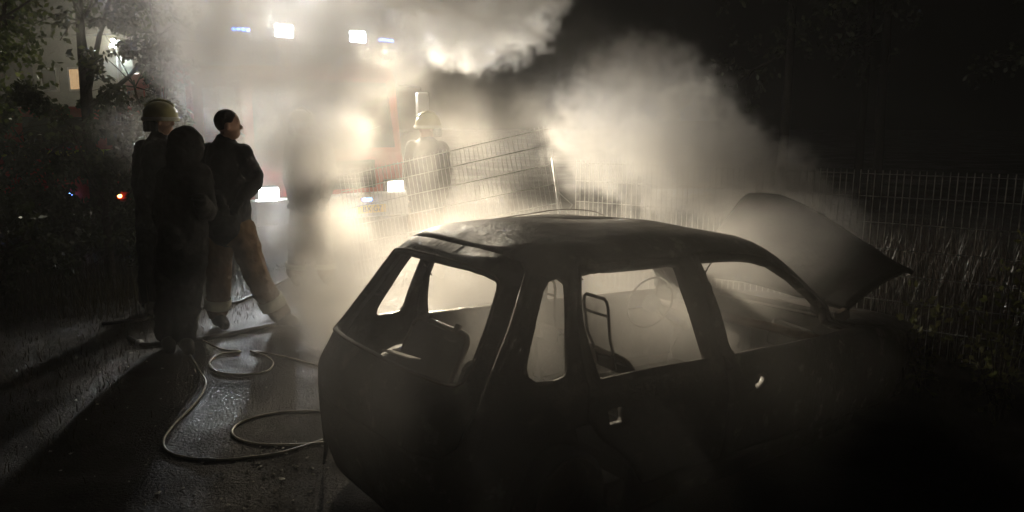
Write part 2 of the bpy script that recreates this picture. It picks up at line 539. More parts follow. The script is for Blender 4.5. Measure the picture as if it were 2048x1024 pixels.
# inside of the burnt car -----------------------------------------------------
def rrect(w, h, r, n=5):
    out = []
    for cx, cz, a0 in ((w / 2 - r, h - r, 0), (-w / 2 + r, h - r, 90), (-w / 2 + r, r, 180), (w / 2 - r, r, 270)):
        for k in range(n + 1):
            a = R(a0 + 90 * k / n)
            out.append((cx + r * math.cos(a), cz + r * math.sin(a)))
    return out
def seat(loc, lean, with_loop=True, w=0.44, h=0.52, yaw=0):
    root = bpy.data.objects.new("seat", None); COL.objects.link(root); root.parent = CAR
    root.matrix_local = Matrix.Translation(loc) @ Matrix.Rotation(R(yaw), 4, 'Z') @ Matrix.Rotation(R(lean), 4, 'Y')
    P = [(0.0, y, z) for y, z in rrect(w, h, 0.09)]
    f = MB().tube(P + [P[0]], 0.014, 6)
    f.build("backrest_frame", M["rust"], root, smooth=True)
    pl = MB()
    pl.box((0.0, 0, h - 0.055), (0.02, w - 0.04, 0.06)).box((0.0, 0, 0.10), (0.015, w - 0.04, 0.11))
    pl.box((0, -w * 0.30, h * 0.5), (0.02, 0.035, h - 0.1)).box((0, w * 0.30, h * 0.5), (0.02, 0.035, h - 0.1))
    pl.build("backrest_plate", M["burnt_dark"], root, bevel=0.004)
    sp = MB()
    for k in range(5):
        z = 0.17 + k * 0.05
        pts = [(0.004 * math.sin(i * 1.7), -w / 2 + 0.02 + (w - 0.04) * i / 16, z + 0.012 * (-1) ** i) for i in range(17)]
        sp.tube(pts, 0.0025, 4)
    sp.build("spring", M["rust"], root)
    if with_loop:
        lp = [(0.05, -0.075, h - 0.09), (0.0, -0.075, h - 0.02), (-0.02, -0.092, h + 0.10), (-0.005, -0.098, h + 0.26), (0.0, -0.088, h + 0.29), (0.0, -0.07, h + 0.302), (0.0, 0.07, h + 0.302), (0.0, 0.088, h + 0.29), (-0.005, 0.098, h + 0.26), (-0.02, 0.092, h + 0.10), (0.0, 0.075, h - 0.02), (0.05, 0.075, h - 0.09)]
        hl = MB().tube(lp, 0.0085, 8)
        hl.tube([(-0.008, -0.097, h + 0.215), (-0.008, 0.097, h + 0.215)], 0.007, 6)
        hl.build("headrest_loop", M["burnt_dark"], root, smooth=True)
        for yy in (-0.075, 0.075): MB().box((0, yy, h - 0.03), (0.04, 0.035, 0.07)).build("headrest_guide", M["rust"], root)
    b = MB()
    Q = [(0.02 + 0.48 * 0 + x, y, 0.0) for y, x in [(p, q) for p, q in rrect(w, 0.46, 0.07)]]
    b.tube(Q + [Q[0]], 0.014, 6)
    for k in range(6):
        x = 0.07 + k * 0.065
        b.tube([(x, -w / 2 + 0.01 + (w - 0.02) * i / 14, -0.01 + 0.01 * (-1) ** i) for i in range(15)], 0.003, 4)
    b.box((0.22, -w / 2 + 0.03, -0.10), (0.40, 0.02, 0.12)).box((0.22, w / 2 - 0.03, -0.10), (0.40, 0.02, 0.12))
    b.build("seat_base", M["rust"], root)
    return root
seat((1.45, -0.36, 0.24), -16, yaw=-6)
seat((1.62, 0.36, 0.18), -10)
# rear bench: two burnt back panels folded forward
for (x, y, z, ln, w, h) in ((0.56, 0.30, 0.40, 26, 0.52, 0.44), (0.54, -0.33, 0.38, 20, 0.50, 0.36)):
    rt = bpy.data.objects.new("rear_seat", None); COL.objects.link(rt); rt.parent = CAR
    rt.matrix_local = Matrix.Translation((x, y, z)) @ Matrix.Rotation(R(ln), 4, 'Y')
    P = [(0, a, b) for a, b in rrect(w, h, 0.06)]
    MB().tube(P + [P[0]], 0.016, 6).build("backrest_frame", M["rust"], rt, smooth=True)
    o = MB().box((0, 0, h / 2), (0.012, w - 0.03, h - 0.03)).build("backrest_plate", M["burnt_dark"], rt)
    for s in (-0.3, 0.3):
        pass
    for yy in (w * 0.28, -w * 0.28): MB().box((-0.01, yy, h + 0.01), (0.02, 0.04, 0.05)).build("catch", M["rust"], rt)
# steering wheel
sw = bpy.data.objects.new("steering_wheel", None); COL.objects.link(sw); sw.parent = CAR
sw.matrix_local = Matrix.Translation((2.36, 0.33, 0.78)) @ Matrix.Rotation(R(-62), 4, 'Y')
MB().tube([(0.175 * math.cos(2 * math.pi * k / 36), 0.175 * math.sin(2 * math.pi * k / 36), 0) for k in range(37)], 0.007, 6).build("rim", M["rust"], sw, smooth=True)
for a, b in (((0.17, 0, 0), (0.05, 0, -0.03)), ((-0.08, 0.15, 0), (-0.03, 0.05, -0.03)), ((-0.08, -0.15, 0), (-0.03, -0.05, -0.03))):
    MB().tube([a, b], 0.008, 6).build("spoke", M["rust"], sw)
MB().lathe([(0.0, 0.0), (0.06, -0.005), (0.055, -0.05), (0.025, -0.08), (0.025, -0.45), (0, -0.45)], 16).build("column", M["burnt_dark"], sw, smooth=True)
# dashboard beam and its hanging remains
d = MB().tube([(2.78, -0.64, 0.70), (2.76, -0.3, 0.71), (2.75, 0.1, 0.70), (2.78, 0.64, 0.69)], 0.028, 8)
d.build("dashboard_beam", M["rust"], CAR, smooth=True)
MB().box((2.82, -0.42, 0.66), (0.10, 0.26, 0.16), (0.1, 0.2, 0)).box((2.84, 0.02, 0.60), (0.12, 0.22, 0.22), (0, -0.1, 0.1)).box((2.86, 0.42, 0.66), (0.10, 0.24, 0.12), (0, 0.25, 0)).build("heater_box", M["burnt_dark"], CAR, bevel=0.02)
# parcel-shelf plate lying on the tailgate sill, door latches, roof wire
MB().box((0.40, 0.10, 0.735), (0.10, 0.16, 0.006), (0.1, 0.25, 0.5)).build("bracket_plate", M["ash"], CAR)
MB().tube([(0.50, 0.60, 0.93), (0.53, 0.575, 0.93), (0.55, 0.575, 0.945), (0.54, 0.60, 0.955)], 0.007, 6).build("latch", M["rust"], CAR)
MB().tube([(1.655, -0.60, 0.985), (1.65, -0.575, 0.99), (1.648, -0.575, 1.015), (1.655, -0.60, 1.02)], 0.006, 6).build("belt_ring", M["rust"], CAR)
wire = catmull([(1.02, 0.46, 1.316), (1.20, 0.47, 1.335), (1.42, 0.45, 1.362), (1.58, 0.44, 1.382), (1.75, 0.43, 1.386), (1.90, 0.42, 1.372), (1.98, 0.41, 1.345)], 5)
MB().tube(wire, 0.003, 5).build("roof_wire", M["rust"], CAR, smooth=True)
# hanging strip below the rear corner, underbody, engine block, wheels
MB().tube([(0.26, 0.60, 0.36), (0.24, 0.61, 0.25), (0.25, 0.615, 0.12), (0.24, 0.62, 0.03)], [0.02, 0.018, 0.012, 0.006], 6).build("hanging_strip", M["burnt_dark"], CAR)
eb = MB().box((3.55, -0.1, 0.50), (0.50, 0.62, 0.34)).box((3.55, 0.40, 0.46), (0.34, 0.30, 0.26)).box((3.50, -0.1, 0.70), (0.34, 0.40, 0.07)).box((3.98, 0, 0.50), (0.05, 1.1, 0.36)).tube([(3.4, -0.2, 0.72), (3.3, 0.0, 0.76), (3.42, 0.3, 0.70)], 0.03, 8)
eb.build("engine_block", M["rust"], CAR, bevel=0.02)
def wheel(x, y, z):
    w = bpy.data.objects.new("wheel", None); COL.objects.link(w); w.parent = CAR
    w.matrix_local = Matrix.Translation((x, y, z)) @ Matrix.Rotation(R(90), 4, 'X')
    MB().lathe([(0.175, -0.075), (0.187, -0.075), (0.187, -0.06), (0.165, -0.045), (0.160, 0.045), (0.187, 0.06), (0.187, 0.075), (0.175, 0.075)], 28).build("rim", M["rust"], w, smooth=True)
    MB().lathe([(0.0, 0.02), (0.05, 0.03), (0.07, 0.01), (0.12, -0.01), (0.162, 0.0), (0.162, -0.012), (0.0, -0.012)], 28).build("disc", M["rust"], w, smooth=True)
    MB().lathe([(0.19, -0.06), (0.205, -0.05), (0.208, 0.05), (0.19, 0.06), (0.17, 0.05), (0.17, -0.05)], 28, close=True).build("tyre", M["black"], w, smooth=True)
for x, gz in ((0.78, 0.0), (3.38, 0.0)):
    for y in (-0.66, 0.66):
        wheel(x, y, 0.205 + x * math.tan(R(3.54)) - 0.002 + (0.004 if y > 0 else 0))

def liner(x, y):
    n = 12; sg = -1 if y < 0 else 1
    vs = []
    for k in range(n + 1):
        a = math.pi * k / n
        for yy in (sg * 0.735, sg * 0.42):
            vs.append((x + 0.325 * math.cos(a), yy, 0.26 + 0.325 * math.sin(a)))
    fs = [(2 * k, 2 * k + 1, 2 * k + 3, 2 * k + 2) for k in range(n)] + [tuple(2 * k + 1 for k in range(n + 1))]
    MB().add(vs, fs).build("wheel_liner", M["burnt_dark"], CAR)
for x in (0.78, 3.38):
    for y in (-1, 1): liner(x, y)
for y in (-0.60, 0.60):
    MB().box((2.08, y, 0.16), (2.0, 0.10, 0.12)).build("sill", M["burnt_dark"], CAR, bevel=0.01)

for pts in ([(2.62, 0.2, 0.72), (2.5, 0.22, 0.50), (2.4, 0.18, 0.42), (2.3, 0.2, 0.28)], [(2.0, -0.50, 1.27), (1.95, -0.42, 1.12), (1.99, -0.44, 1.02), (1.93, -0.40, 0.90)], [(0.62, 0.3, 1.27), (0.60, 0.26, 1.16), (0.64, 0.24, 1.08)]):
    MB().tube(catmull(pts, 5), 0.004, 5).build("hanging_wire", M["burnt_dark"], CAR, smooth=True)
# ------------------------------------------------------------------ ground
def hgt(x, y):
    return 0.018 * math.sin(1.3 * x + 0.7) * math.sin(0.9 * y) + 0.012 * math.sin(3.1 * x - 1.7 * y) + (0.0 if x < 3 else 0.05 * min((x - 3) / 3, 1.5))
gx = [-90, -60, -40, -28, -20, -15] + [-12 + 0.16 * i for i in range(125)] + [9, 11, 14, 18, 25, 40, 60, 90]
gy = [-30, -15, -8, -4, -1] + [0.16 * i for i in range(90)] + [15, 17, 20, 25, 32, 45, 70, 110, 160]
vs = [(x, y, hgt(x, y) - 0.012 if (-12 < x < 9 and -1 < y < 15) else -0.01) for y in gy for x in gx]
nx = len(gx)
fs = [(j * nx + i, j * nx + i + 1, (j + 1) * nx + i + 1, (j + 1) * nx + i) for j in range(len(gy) - 1) for i in range(nx - 1)]
def ground_mat():
    m = bpy.data.materials.new("wet_trampled_ground"); m.use_nodes = True
    nt = m.node_tree; b = nt.nodes["Principled BSDF"]
    tc = nt.nodes.new("ShaderNodeTexCoord")
    def nz(s, d=8, r=0.65):
        n = nt.nodes.new("ShaderNodeTexNoise"); n.inputs["Scale"].default_value = s; n.inputs["Detail"].default_value = d; n.inputs["Roughness"].default_value = r
        nt.links.new(tc.outputs["Object"], n.inputs["Vector"]); return n
    a = nz(1.3); f = nz(60.0, 6); w = nz(0.55, 4)
    rp = nt.nodes.new("ShaderNodeValToRGB"); e = rp.color_ramp.elements
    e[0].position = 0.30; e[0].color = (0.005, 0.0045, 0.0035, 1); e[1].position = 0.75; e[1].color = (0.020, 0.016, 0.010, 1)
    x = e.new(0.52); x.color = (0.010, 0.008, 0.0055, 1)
    mx = nt.nodes.new("ShaderNodeMath"); mx.operation = 'MULTIPLY_ADD'; mx.inputs[1].default_value = 0.45
    nt.links.new(f.outputs["Fac"], mx.inputs[0])
    sb = nt.nodes.new("ShaderNodeMath"); sb.operation = 'MULTIPLY'; sb.inputs[1].default_value = 0.6
    nt.links.new(a.outputs["Fac"], sb.inputs[0]); nt.links.new(sb.outputs[0], mx.inputs[2])
    nt.links.new(mx.outputs[0], rp.inputs["Fac"]); nt.links.new(rp.outputs[0], b.inputs["Base Color"])
    wr = nt.nodes.new("ShaderNodeMapRange"); wr.inputs["From Min"].default_value = 0.42; wr.inputs["From Max"].default_value = 0.6
    wr.inputs["To Min"].default_value = 0.85; wr.inputs["To Max"].default_value = 0.42
    nt.links.new(w.outputs["Fac"], wr.inputs["Value"]); nt.links.new(wr.outputs[0], b.inputs["Roughness"])
    b.inputs["Specular IOR Level"].default_value = 0.3
    bp = nt.nodes.new("ShaderNodeBump"); bp.inputs["Strength"].default_value = 1.0; bp.inputs["Distance"].default_value = 0.03
    nt.links.new(f.outputs["Fac"], bp.inputs["Height"]); nt.links.new(bp.outputs[0], b.inputs["Normal"])
    return m
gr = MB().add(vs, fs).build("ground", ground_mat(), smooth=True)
tag(gr, "dark wet trampled earth and grass", kind="structure")

# ------------------------------------------------------------------ mesh fence
RNG = random.Random(5)
def unit_bar(name, r, n=5, mt="fence"):
    m = MB().tube([(0, 0, 0), (0, 0, 1)], r, n); me = bpy.data.meshes.new(name); me.from_pydata(m.v, [], m.f); me.materials.append(M[mt]); return me
BAR = unit_bar("vertical_bar", 0.0042); WIRE = unit_bar("horizontal_bar", 0.003)
BAR_DIM = unit_bar("vertical_bar", 0.0028, mt="steel"); WIRE_DIM = unit_bar("horizontal_bar", 0.004, mt="steel")  # same bars in darker steel, so the knocked-over panel looks less lit
POSTM = MB().box((0, 0, 0.5), (0.06, 0.04, 1.0)); 
def fence_panel(name, label, x, length=2.5, height=1.43, m=None, bars=None, bend=0.0, post=True):
    root = empty(name); tag(root, label, "fence", "steel mesh fence panels by the field")
    root.matrix_world = m
    def put(me, nm, p, d, ln):
        o = bpy.data.objects.new(nm, me); COL.objects.link(o); o.parent = root
        q = Vector((0, 0, 1)).rotation_difference(Vector(d).normalized())
        o.matrix_local = Matrix.Translation(p) @ q.to_matrix().to_4x4() @ Matrix.Diagonal((1, 1, ln, 1))
        return o
    n = int(length / 0.05)
    for i in range(n + 1):
        xx = i * 0.05 + RNG.uniform(-0.0015, 0.0015)
        put(BAR_DIM if "knocked" in label else BAR, "vertical_bar", (xx, 0, 0.03), (RNG.uniform(-.002, .002), RNG.uniform(-.003, .003), 1), height - 0.03 + RNG.uniform(0, 0.004))
    k = 0
    z = height
    while z > 0.05:
        for s in (-0.0068, 0.0068):
            put(WIRE_DIM if "knocked" in label else WIRE, "horizontal_bar", (0, s, z - 0.028 if k == 0 else z), (1, 0, RNG.uniform(-.001, .001)), length)
        z -= 0.2; k += 1
    if post:
        p = MB().box((-0.03, 0.035, height / 2), (0.06, 0.04, height + 0.02)).build("post", M["steel"], root, bevel=0.003)
        MB().box((-0.03, 0.035, height + 0.013), (0.064, 0.044, 0.012)).build("post_cap", M["black"], p)
    return root
FD = Vector((0.816, -0.577, 0)).normalized()
def fmat(o, xd, zd):
    xd = Vector(xd).normalized(); zd = Vector(zd); zd = (zd - xd * zd.dot(xd)).normalized(); yd = zd.cross(xd)
    return Matrix(((xd.x, yd.x, zd.x, o[0]), (xd.y, yd.y, zd.y, o[1]), (xd.z, yd.z, zd.z, o[2]), (0, 0, 0, 1)))
P0 = Vector((0.62, 7.26, 0.0))
fence_panel("mesh_fence", "upright steel mesh fence panel behind the car, half lost in smoke", 0, m=fmat(P0, FD, (0, 0, 1)), post=False)
fence_panel("mesh_fence", "upright steel mesh fence panel to the right of the open bonnet", 0, m=fmat(P0 + FD * 2.55, FD, (0, 0, 1)), post=False)
# knocked-over panel: right edge seen above the roof of the car, tilted and pushed back
T = Vector((0.18, 7.75, 1.70)); B = Vector((0.52, 7.45, 0.62))
up = (T - B).normalized()
fence_panel("mesh_fence", "knocked-over steel mesh fence panel tilting above the car roof", 0,
            m=fmat(T - up * 1.43 + Vector((-2.3, 0.75, -0.55)).normalized() * 2.5, -Vector((-2.3, 0.75, -0.55)), up), post=False)
pb = MB().tube([(0.40, 7.45, 1.44), (0.45, 7.42, 1.10), (0.50, 7.40, 0.70), (0.53, 7.4, 0.0)], 0.014, 6).tube([(0.44, 7.42, 1.12), (0.60, 7.38, 0.98), (0.48, 7.40, 0.80)], 0.006, 5)
tag(pb.build("bent_fence_post", M["steel"], smooth=True), "thin bent steel post at the end of the knocked-over fence panel", "post")

# ------------------------------------------------------------------ hoses
M["hose"] = mat("pale_wet_hose", (0.5, 0.47, 0.38), 0.3, 0, 0.6, var=0.3, scale=14)
M["hose_black"] = mat("black_wet_hose", (0.03, 0.03, 0.03), 0.35, 0, 0.5, var=0.3)
def gz(p, r): return (p[0], p[1], hgt(p[0], p[1]) - 0.012 + r)
def hose(name, pts, r, mt, label, lift=None):
    c = catmull([gz(p, r + 0.002) for p in pts], 8)
    c = [Vector((p.x, p.y, hgt(p.x, p.y) - 0.012 + r * 0.9)) for p in c]
    if lift:
        for i in range(len(c)):
            c[i].z += lift * max(0, math.sin(i * 0.11)) ** 8
    o = MB().tube(c, r, 8).build(name, mt, smooth=True)
    k = len(c) // 3
    d = (c[k + 1] - c[k]).normalized()
    m4 = Matrix.Translation(c[k]) @ Vector((0, 0, 1)).rotation_difference(d).to_matrix().to_4x4()
    MB().lathe([(r * 0.9, -0.05), (r * 1.5, -0.045), (r * 1.5, -0.01), (r * 1.8, -0.008), (r * 1.8, 0.012), (r * 1.5, 0.014), (r * 1.5, 0.045), (r * 0.9, 0.05)], 14, m4).build("coupling", M["steel"], o, smooth=False)
    return tag(o, label, "hose", "hoses on the ground")
hose("fire_hose", [(-2.62, 6.02), (-2.32, 5.70), (-2.14, 5.64), (-2.27, 5.56), (-2.27, 5.36), (-2.14, 5.18), (-1.95, 5.13), (-1.80, 5.20), (-1.80, 5.38), (-1.91, 5.55), (-2.06, 5.655), (-1.76, 5.54), (-1.47, 5.35), (-1.1, 5.1)], 0.0070, M["hose"], "thin pale hose making a small loop near the people's feet")
hose("fire_hose", [(-2.62, 5.75), (-2.27, 5.18), (-2.13, 4.94), (-2.06, 4.61), (-2.04, 4.24), (-2.00, 4.02), (-1.90, 3.86), (-1.75, 3.77), (-1.57, 3.74), (-1.42, 3.77), (-1.27, 3.83), (-1.14, 3.94), (-0.98, 4.12), (-0.96, 4.30), (-1.19, 4.40), (-1.42, 4.40), (-1.55, 4.34), (-1.64, 4.24), (-1.64, 4.11), (-1.57, 4.01), (-1.45, 3.94), (-1.3, 3.925), (-1.1, 3.955), (-0.8, 4.05)], 0.0075, M["hose"], "long pale hose curling in a wide loop beside the car's rear")
hose("fire_hose", [(-3.25, 6.1), (-3.1, 5.95), (-2.96, 5.86), (-2.52, 6.0), (-2.1, 6.4)], 0.02, M["hose_black"], "dark hose lying across the ground behind the hooded person's feet")
hose("fire_hose", [(-3.7, 6.5), (-3.42, 6.63), (-3.34, 6.81), (-2.84, 7.3), (-2.74, 7.59), (-2.6, 8.6), (-2.5, 10.6)], 0.016, M["hose_black"], "dark hose running from the fire engine past the standing man's legs")
# ------------------------------------------------------------------ fire engine with its lamps
def emis(name, col, st):
    m = bpy.data.materials.new(name); m.use_nodes = True; nt = m.node_tree; nt.nodes.clear()
    o = nt.nodes.new("ShaderNodeOutputMaterial"); e = nt.nodes.new("ShaderNodeEmission")
    e.inputs[0].default_value = (*col, 1); e.inputs[1].default_value = st
    nt.links.new(e.outputs[0], o.inputs[0]); m.cycles.emission_sampling = "NONE"; return m
M["lamp_white"] = emis("lit_flood_lens", (0.78, 0.95, 1.0), 220)
M["lamp_head"] = emis("lit_head_lens", (0.86, 0.96, 1.0), 160)
M["lamp_dim"] = emis("dipped_head_lens", (1.0, 0.92, 0.78), 5)
M["lamp_blue"] = emis("lit_blue_lens", (0.12, 0.25, 1.0), 40)
M["lamp_bluewhite"] = emis("lit_blue_core", (0.07, 0.20, 1.0), 60)
M["lamp_amber"] = emis("lit_amber_lens", (1.0, 0.55, 0.12), 8)
M["lamp_redlens"] = emis("lit_red_lens", (1.0, 0.06, 0.03), 3)
M["lamp_pink"] = emis("lit_pink_lens", (1.0, 0.35, 0.8), 10)
def spot(parent, loc, aim, watts, col, ang, rad, blend=0.5):
    l = bpy.data.lights.new("lamp_light", 'SPOT'); l.energy = watts; l.color = col
    l.spot_size = R(ang); l.spot_blend = blend; l.shadow_soft_size = rad
    o = bpy.data.objects.new("lamp_light", l); COL.objects.link(o); o.parent = parent
    o.location = loc
    o.rotation_euler = Vector(aim).to_track_quat('-Z', 'Y').to_euler()
    return o
ENG = empty("fire_engine", (-2.65, 11.03, 0), R(38.5))
tag(ENG, "fire engine with lit floodlights and a yellow plate, veiled by smoke behind the people", "fire engine")
# cab: side profile swept across
prof = [(0.10, 0.42), (0.02, 0.60), (0.0, 1.15), (0.06, 1.32), (0.22, 2.45), (0.34, 2.62), (0.7, 2.70), (2.35, 2.70), (2.40, 2.60), (2.40, 0.42)]
def sweep(prof, w):
    n = len(prof); vs = [(-w / 2, y, z) for y, z in prof] + [(w / 2, y, z) for y, z in prof]
    fs = [tuple(range(n)), tuple(range(2 * n - 1, n - 1, -1))] + [(i, i + n, (i + 1) % n + n, (i + 1) % n) for i in range(n)]
    return vs, fs
MB().add(*sweep(prof, 2.46)).build("cab", M["truck_red"], ENG, bevel=0.04)
MB().box((0, 4.75, 1.62), (2.48, 4.6, 2.2)).build("rear_body", M["truck_red"], ENG, bevel=0.04)
for s in (-1, 1):
    for k in range(3):
        sh = MB().box((s * 1.245, 3.3 + 1.4 * k, 1.65), (0.02, 1.2, 1.5)).build("locker_shutter", M["steel"], ENG)
        MB().box((s * 1.262, 3.3 + 1.4 * k, 0.98), (0.02, 0.5, 0.04)).build("shutter_handle", M["truck_dark"], sh)
    MB().box((s * 1.25, 4.75, 0.72), (0.02, 4.5, 0.16)).build("reflective_stripe", M["fluo"], ENG)
    MB().box((s * 1.235, 1.25, 0.95), (0.012, 2.2, 0.16)).build("reflective_stripe", M["fluo"], ENG)
    d = MB().box((s * 1.236, 1.3, 1.95), (0.02, 1.0, 0.7)).build("side_window", M["glass"], ENG, bevel=0.03)
ws = MB().add([(-1.1, 0.065, 1.40), (1.1, 0.065, 1.40), (1.05, 0.195, 2.38), (-1.05, 0.195, 2.38), (-1.1, 0.09, 1.40), (1.1, 0.09, 1.40), (1.05, 0.22, 2.38), (-1.05, 0.22, 2.38)],
              [(0, 1, 2, 3), (4, 7, 6, 5), (0, 4, 5, 1), (1, 5, 6, 2), (2, 6, 7, 3), (3, 7, 4, 0)]).build("windscreen", M["glass"], ENG)
for x in (-0.55, 0.25):
    MB().tube([(x, 0.03, 1.36), (x + 0.2, 0.06, 1.6), (x + 0.62, 0.075, 1.72)], 0.012, 6).build("wiper", M["truck_dark"], ENG)
MB().box((0, -0.08, 0.55), (2.5, 0.30, 0.36)).build("bumper", M["truck_white"], ENG, bevel=0.05)
for k in range(5):
    MB().box((0, -0.015, 0.86 + 0.075 * k), (1.25, 0.05, 0.04)).build("grille_slat", M["truck_dark"], ENG, bevel=0.006)
MB().box((0, 0.0, 1.01), (1.4, 0.02, 0.42)).build("grille", M["black"], ENG)
for s in (-1, 1):
    hl = MB().box((s * 1.0, -0.02, 0.80), (0.32, 0.14, 0.22)).build("headlight", M["truck_dark"], ENG, bevel=0.03)
    MB().box((s * 1.0, -0.097, 0.80), (0.27, 0.02, 0.17)).build("lens", M["lamp_head"] if s < 0 else M["lamp_dim"], hl, bevel=0.01)
    spot(ENG, (s * 1.0, -0.16, 0.80), (-0.36, -1, -0.05), HEAD_W * (0.03 if s < 0 else 0.12), (0.92, 0.96, 1.0) if s < 0 else (1.0, 0.87, 0.72), 36, 0.08, 0.7)
    mi = MB().tube([(s * 1.22, 0.10, 2.35), (s * 1.48, -0.10, 2.30), (s * 1.50, -0.12, 1.75), (s * 1.24, 0.06, 1.60)], 0.018, 6).build("mirror_arm", M["truck_dark"], ENG)
    MB().box((s * 1.50, -0.12, 2.02), (0.22, 0.08, 0.44)).build("mirror", M["truck_white"], mi, bevel=0.03)
    for y in (1.25, 5.6):
        w = bpy.data.objects.new("wheel", None); COL.objects.link(w); w.parent = ENG
        w.matrix_local = Matrix.Translation((s * 1.08, y, 0.5)) @ Matrix.Rotation(R(90), 4, 'Y')
        MB().lathe([(0.30, -0.14), (0.46, -0.14), (0.50, -0.10), (0.50, 0.10), (0.46, 0.14), (0.30, 0.14)], 28, close=True).build("tyre", M["black"], w, smooth=True)
        MB().lathe([(0.0, 0.10), (0.12, 0.10), (0.16, 0.02), (0.29, 0.05), (0.30, 0.13), (0.30, -0.13), (0.29, -0.05), (0.16, -0.02), (0.0, -0.10)], 28).build("rim", M["truck_white"], w, smooth=True)
# roof light bar, blue lamp clusters, floodlights
MB().box((0.06, 0.38, 2.82), (2.5, 0.26, 0.16)).build("light_bar", M["truck_dark"], ENG, bevel=0.03)
for s, x0 in ((-1, -1.12), (1, 1.12)):
    bl = MB().box((x0, 0.335, 3.03), (0.30, 0.10, 0.12)).build("blue_lamp", M["truck_dark"], ENG, bevel=0.015)
    for k in range(4):
        MB().lathe([(0.0, 0.012), (0.018, 0.01), (0.024, 0.0), (0.024, -0.01), (0, -0.01)], 12, Matrix.Translation((x0 - 0.099 + 0.066 * k, 0.275, 3.03)) @ Matrix.Rotation(R(90), 4, 'X')).build("lens", M["lamp_bluewhite"], bl, smooth=True)
    MB().box((x0, 0.345, 2.935), (0.08, 0.06, 0.08)).build("bracket", M["truck_dark"], bl)
for x0 in (-0.515, 0.63):
    fl = MB().box((x0, 0.34, 3.05), (0.30, 0.14, 0.22)).build("floodlight", M["truck_dark"], ENG, bevel=0.015)
    for k in range(6):
        MB().box((x0 - 0.09 + 0.09 * (k % 3), 0.262, 3.005 + 0.09 * (k // 3)), (0.078, 0.012, 0.078)).build("lens", M["lamp_white"], fl, bevel=0.004)
    MB().box((x0, 0.37, 2.91), (0.06, 0.06, 0.08)).build("bracket", M["truck_dark"], fl)
    spot(ENG, (x0, 0.20, 3.05), (0.27, -1, -0.25) if x0 < 0 else (-0.29, -1, -0.50), FLOOD_W * (0.25 if x0 < 0 else 1.15), (1.0, 0.92, 0.78) if x0 < 0 else (1.0, 0.84, 0.60), 33 if x0 < 0 else 38, 0.12, 1.0)      # beam aimed down at the car
    spot(ENG, (x0, 0.20, 3.05), (0.15, -1, -0.05), SPILL_W, (1.0, 0.92, 0.80), 150, 0.12, 0.6)      # the same lamp's wide spill
pl = MB().box((0.50, -0.245, 0.50), (0.46, 0.012, 0.12)).build("number_plate", M["plate"], ENG)
cu = bpy.data.curves.new("plate_text", 'FONT'); cu.body = "BX·G7"; cu.size = 0.115; cu.align_x = 'CENTER'; cu.align_y = 'CENTER'; cu.extrude = 0.001
cu.materials.append(M["plate_ink"])
tmp = bpy.data.objects.new("plate_text_curve", cu)
pm = bpy.data.meshes.new_from_object(tmp); bpy.data.objects.remove(tmp)
pt = bpy.data.objects.new("plate_text", pm); COL.objects.link(pt); pt.parent = pl
pt.matrix_local = Matrix.Translation((0.50, -0.2535, 0.50)) @ Matrix.Rotation(R(90), 4, 'X')
st = MB().box((0.42, -0.24, 0.645), (0.20, 0.02, 0.06)).build("strobe", M["truck_dark"], ENG)
for k in range(4):
    MB().box((0.36 + 0.04 * k, -0.256, 0.645), (0.022, 0.01, 0.036)).build("strobe_lens", M["lamp_bluewhite"], st)

# ------------------------------------------------------------------ second vehicle, house and lamp far behind the bushes
VAN = empty("emergency_van", (-8.2, 14.0, 0), R(28))
tag(VAN, "red van with a yellow stripe and coloured lights, glimpsed through the bushes", "van")
vp = [(-2.3, 0.35), (-2.35, 0.9), (-2.2, 1.05), (-1.5, 1.2), (-0.9, 1.95), (-0.6, 2.05), (2.2, 2.05), (2.35, 1.9), (2.4, 0.35)]
n = len(vp)
MB().add([(x, -0.9, z) for x, z in vp] + [(x, 0.9, z) for x, z in vp], [tuple(range(n)), tuple(range(2 * n - 1, n - 1, -1))] + [(i, i + n, (i + 1) % n + n, (i + 1) % n) for i in range(n)]).build("body", M["truck_red"], VAN, bevel=0.05)
MB().box((0.3, -0.905, 1.25), (3.6, 0.012, 0.10)).build("stripe", M["fluo"], VAN)
for wx, ww in ((-0.2, 0.9), (1.2, 1.2)): MB().box((wx, -0.905, 1.62), (ww, 0.014, 0.5)).build("side_window", M["glass"], VAN, bevel=0.01)
for x in (-1.5, 1.5):
    for y in (-0.82, 0.82):
        w = bpy.data.objects.new("wheel", None); COL.objects.link(w); w.parent = VAN
        w.matrix_local = Matrix.Translation((x, y, 0.33)) @ Matrix.Rotation(R(90), 4, 'X')
        MB().lathe([(0.19, -0.1), (0.30, -0.1), (0.33, -0.06), (0.33, 0.06), (0.30, 0.1), (0.19, 0.1)], 24, close=True).build("tyre", M["black"], w, smooth=True)
        MB().lathe([(0.0, 0.08), (0.1, 0.06), (0.19, 0.09), (0.19, -0.09), (0.1, -0.06), (0.0, -0.08)], 24).build("rim", M["steel"], w, smooth=True)
for x, z, mm, r in ((-0.35, 0.52, "lamp_pink", 0.035), (-0.28, 0.50, "lamp_blue", 0.05), (-0.05, 0.53, "lamp_blue", 0.035), (0.72, 0.46, "lamp_amber", 0.035), (0.66, 0.80, "lamp_redlens", 0.03)):
    MB().lathe([(0, 0.02), (r * 0.7, 0.015), (r, 0), (r, -0.02), (0, -0.02)], 12, Matrix.Translation((x, -0.92, z)) @ Matrix.Rotation(R(90), 4, 'X')).build("marker_lamp", M[mm], VAN, smooth=True)

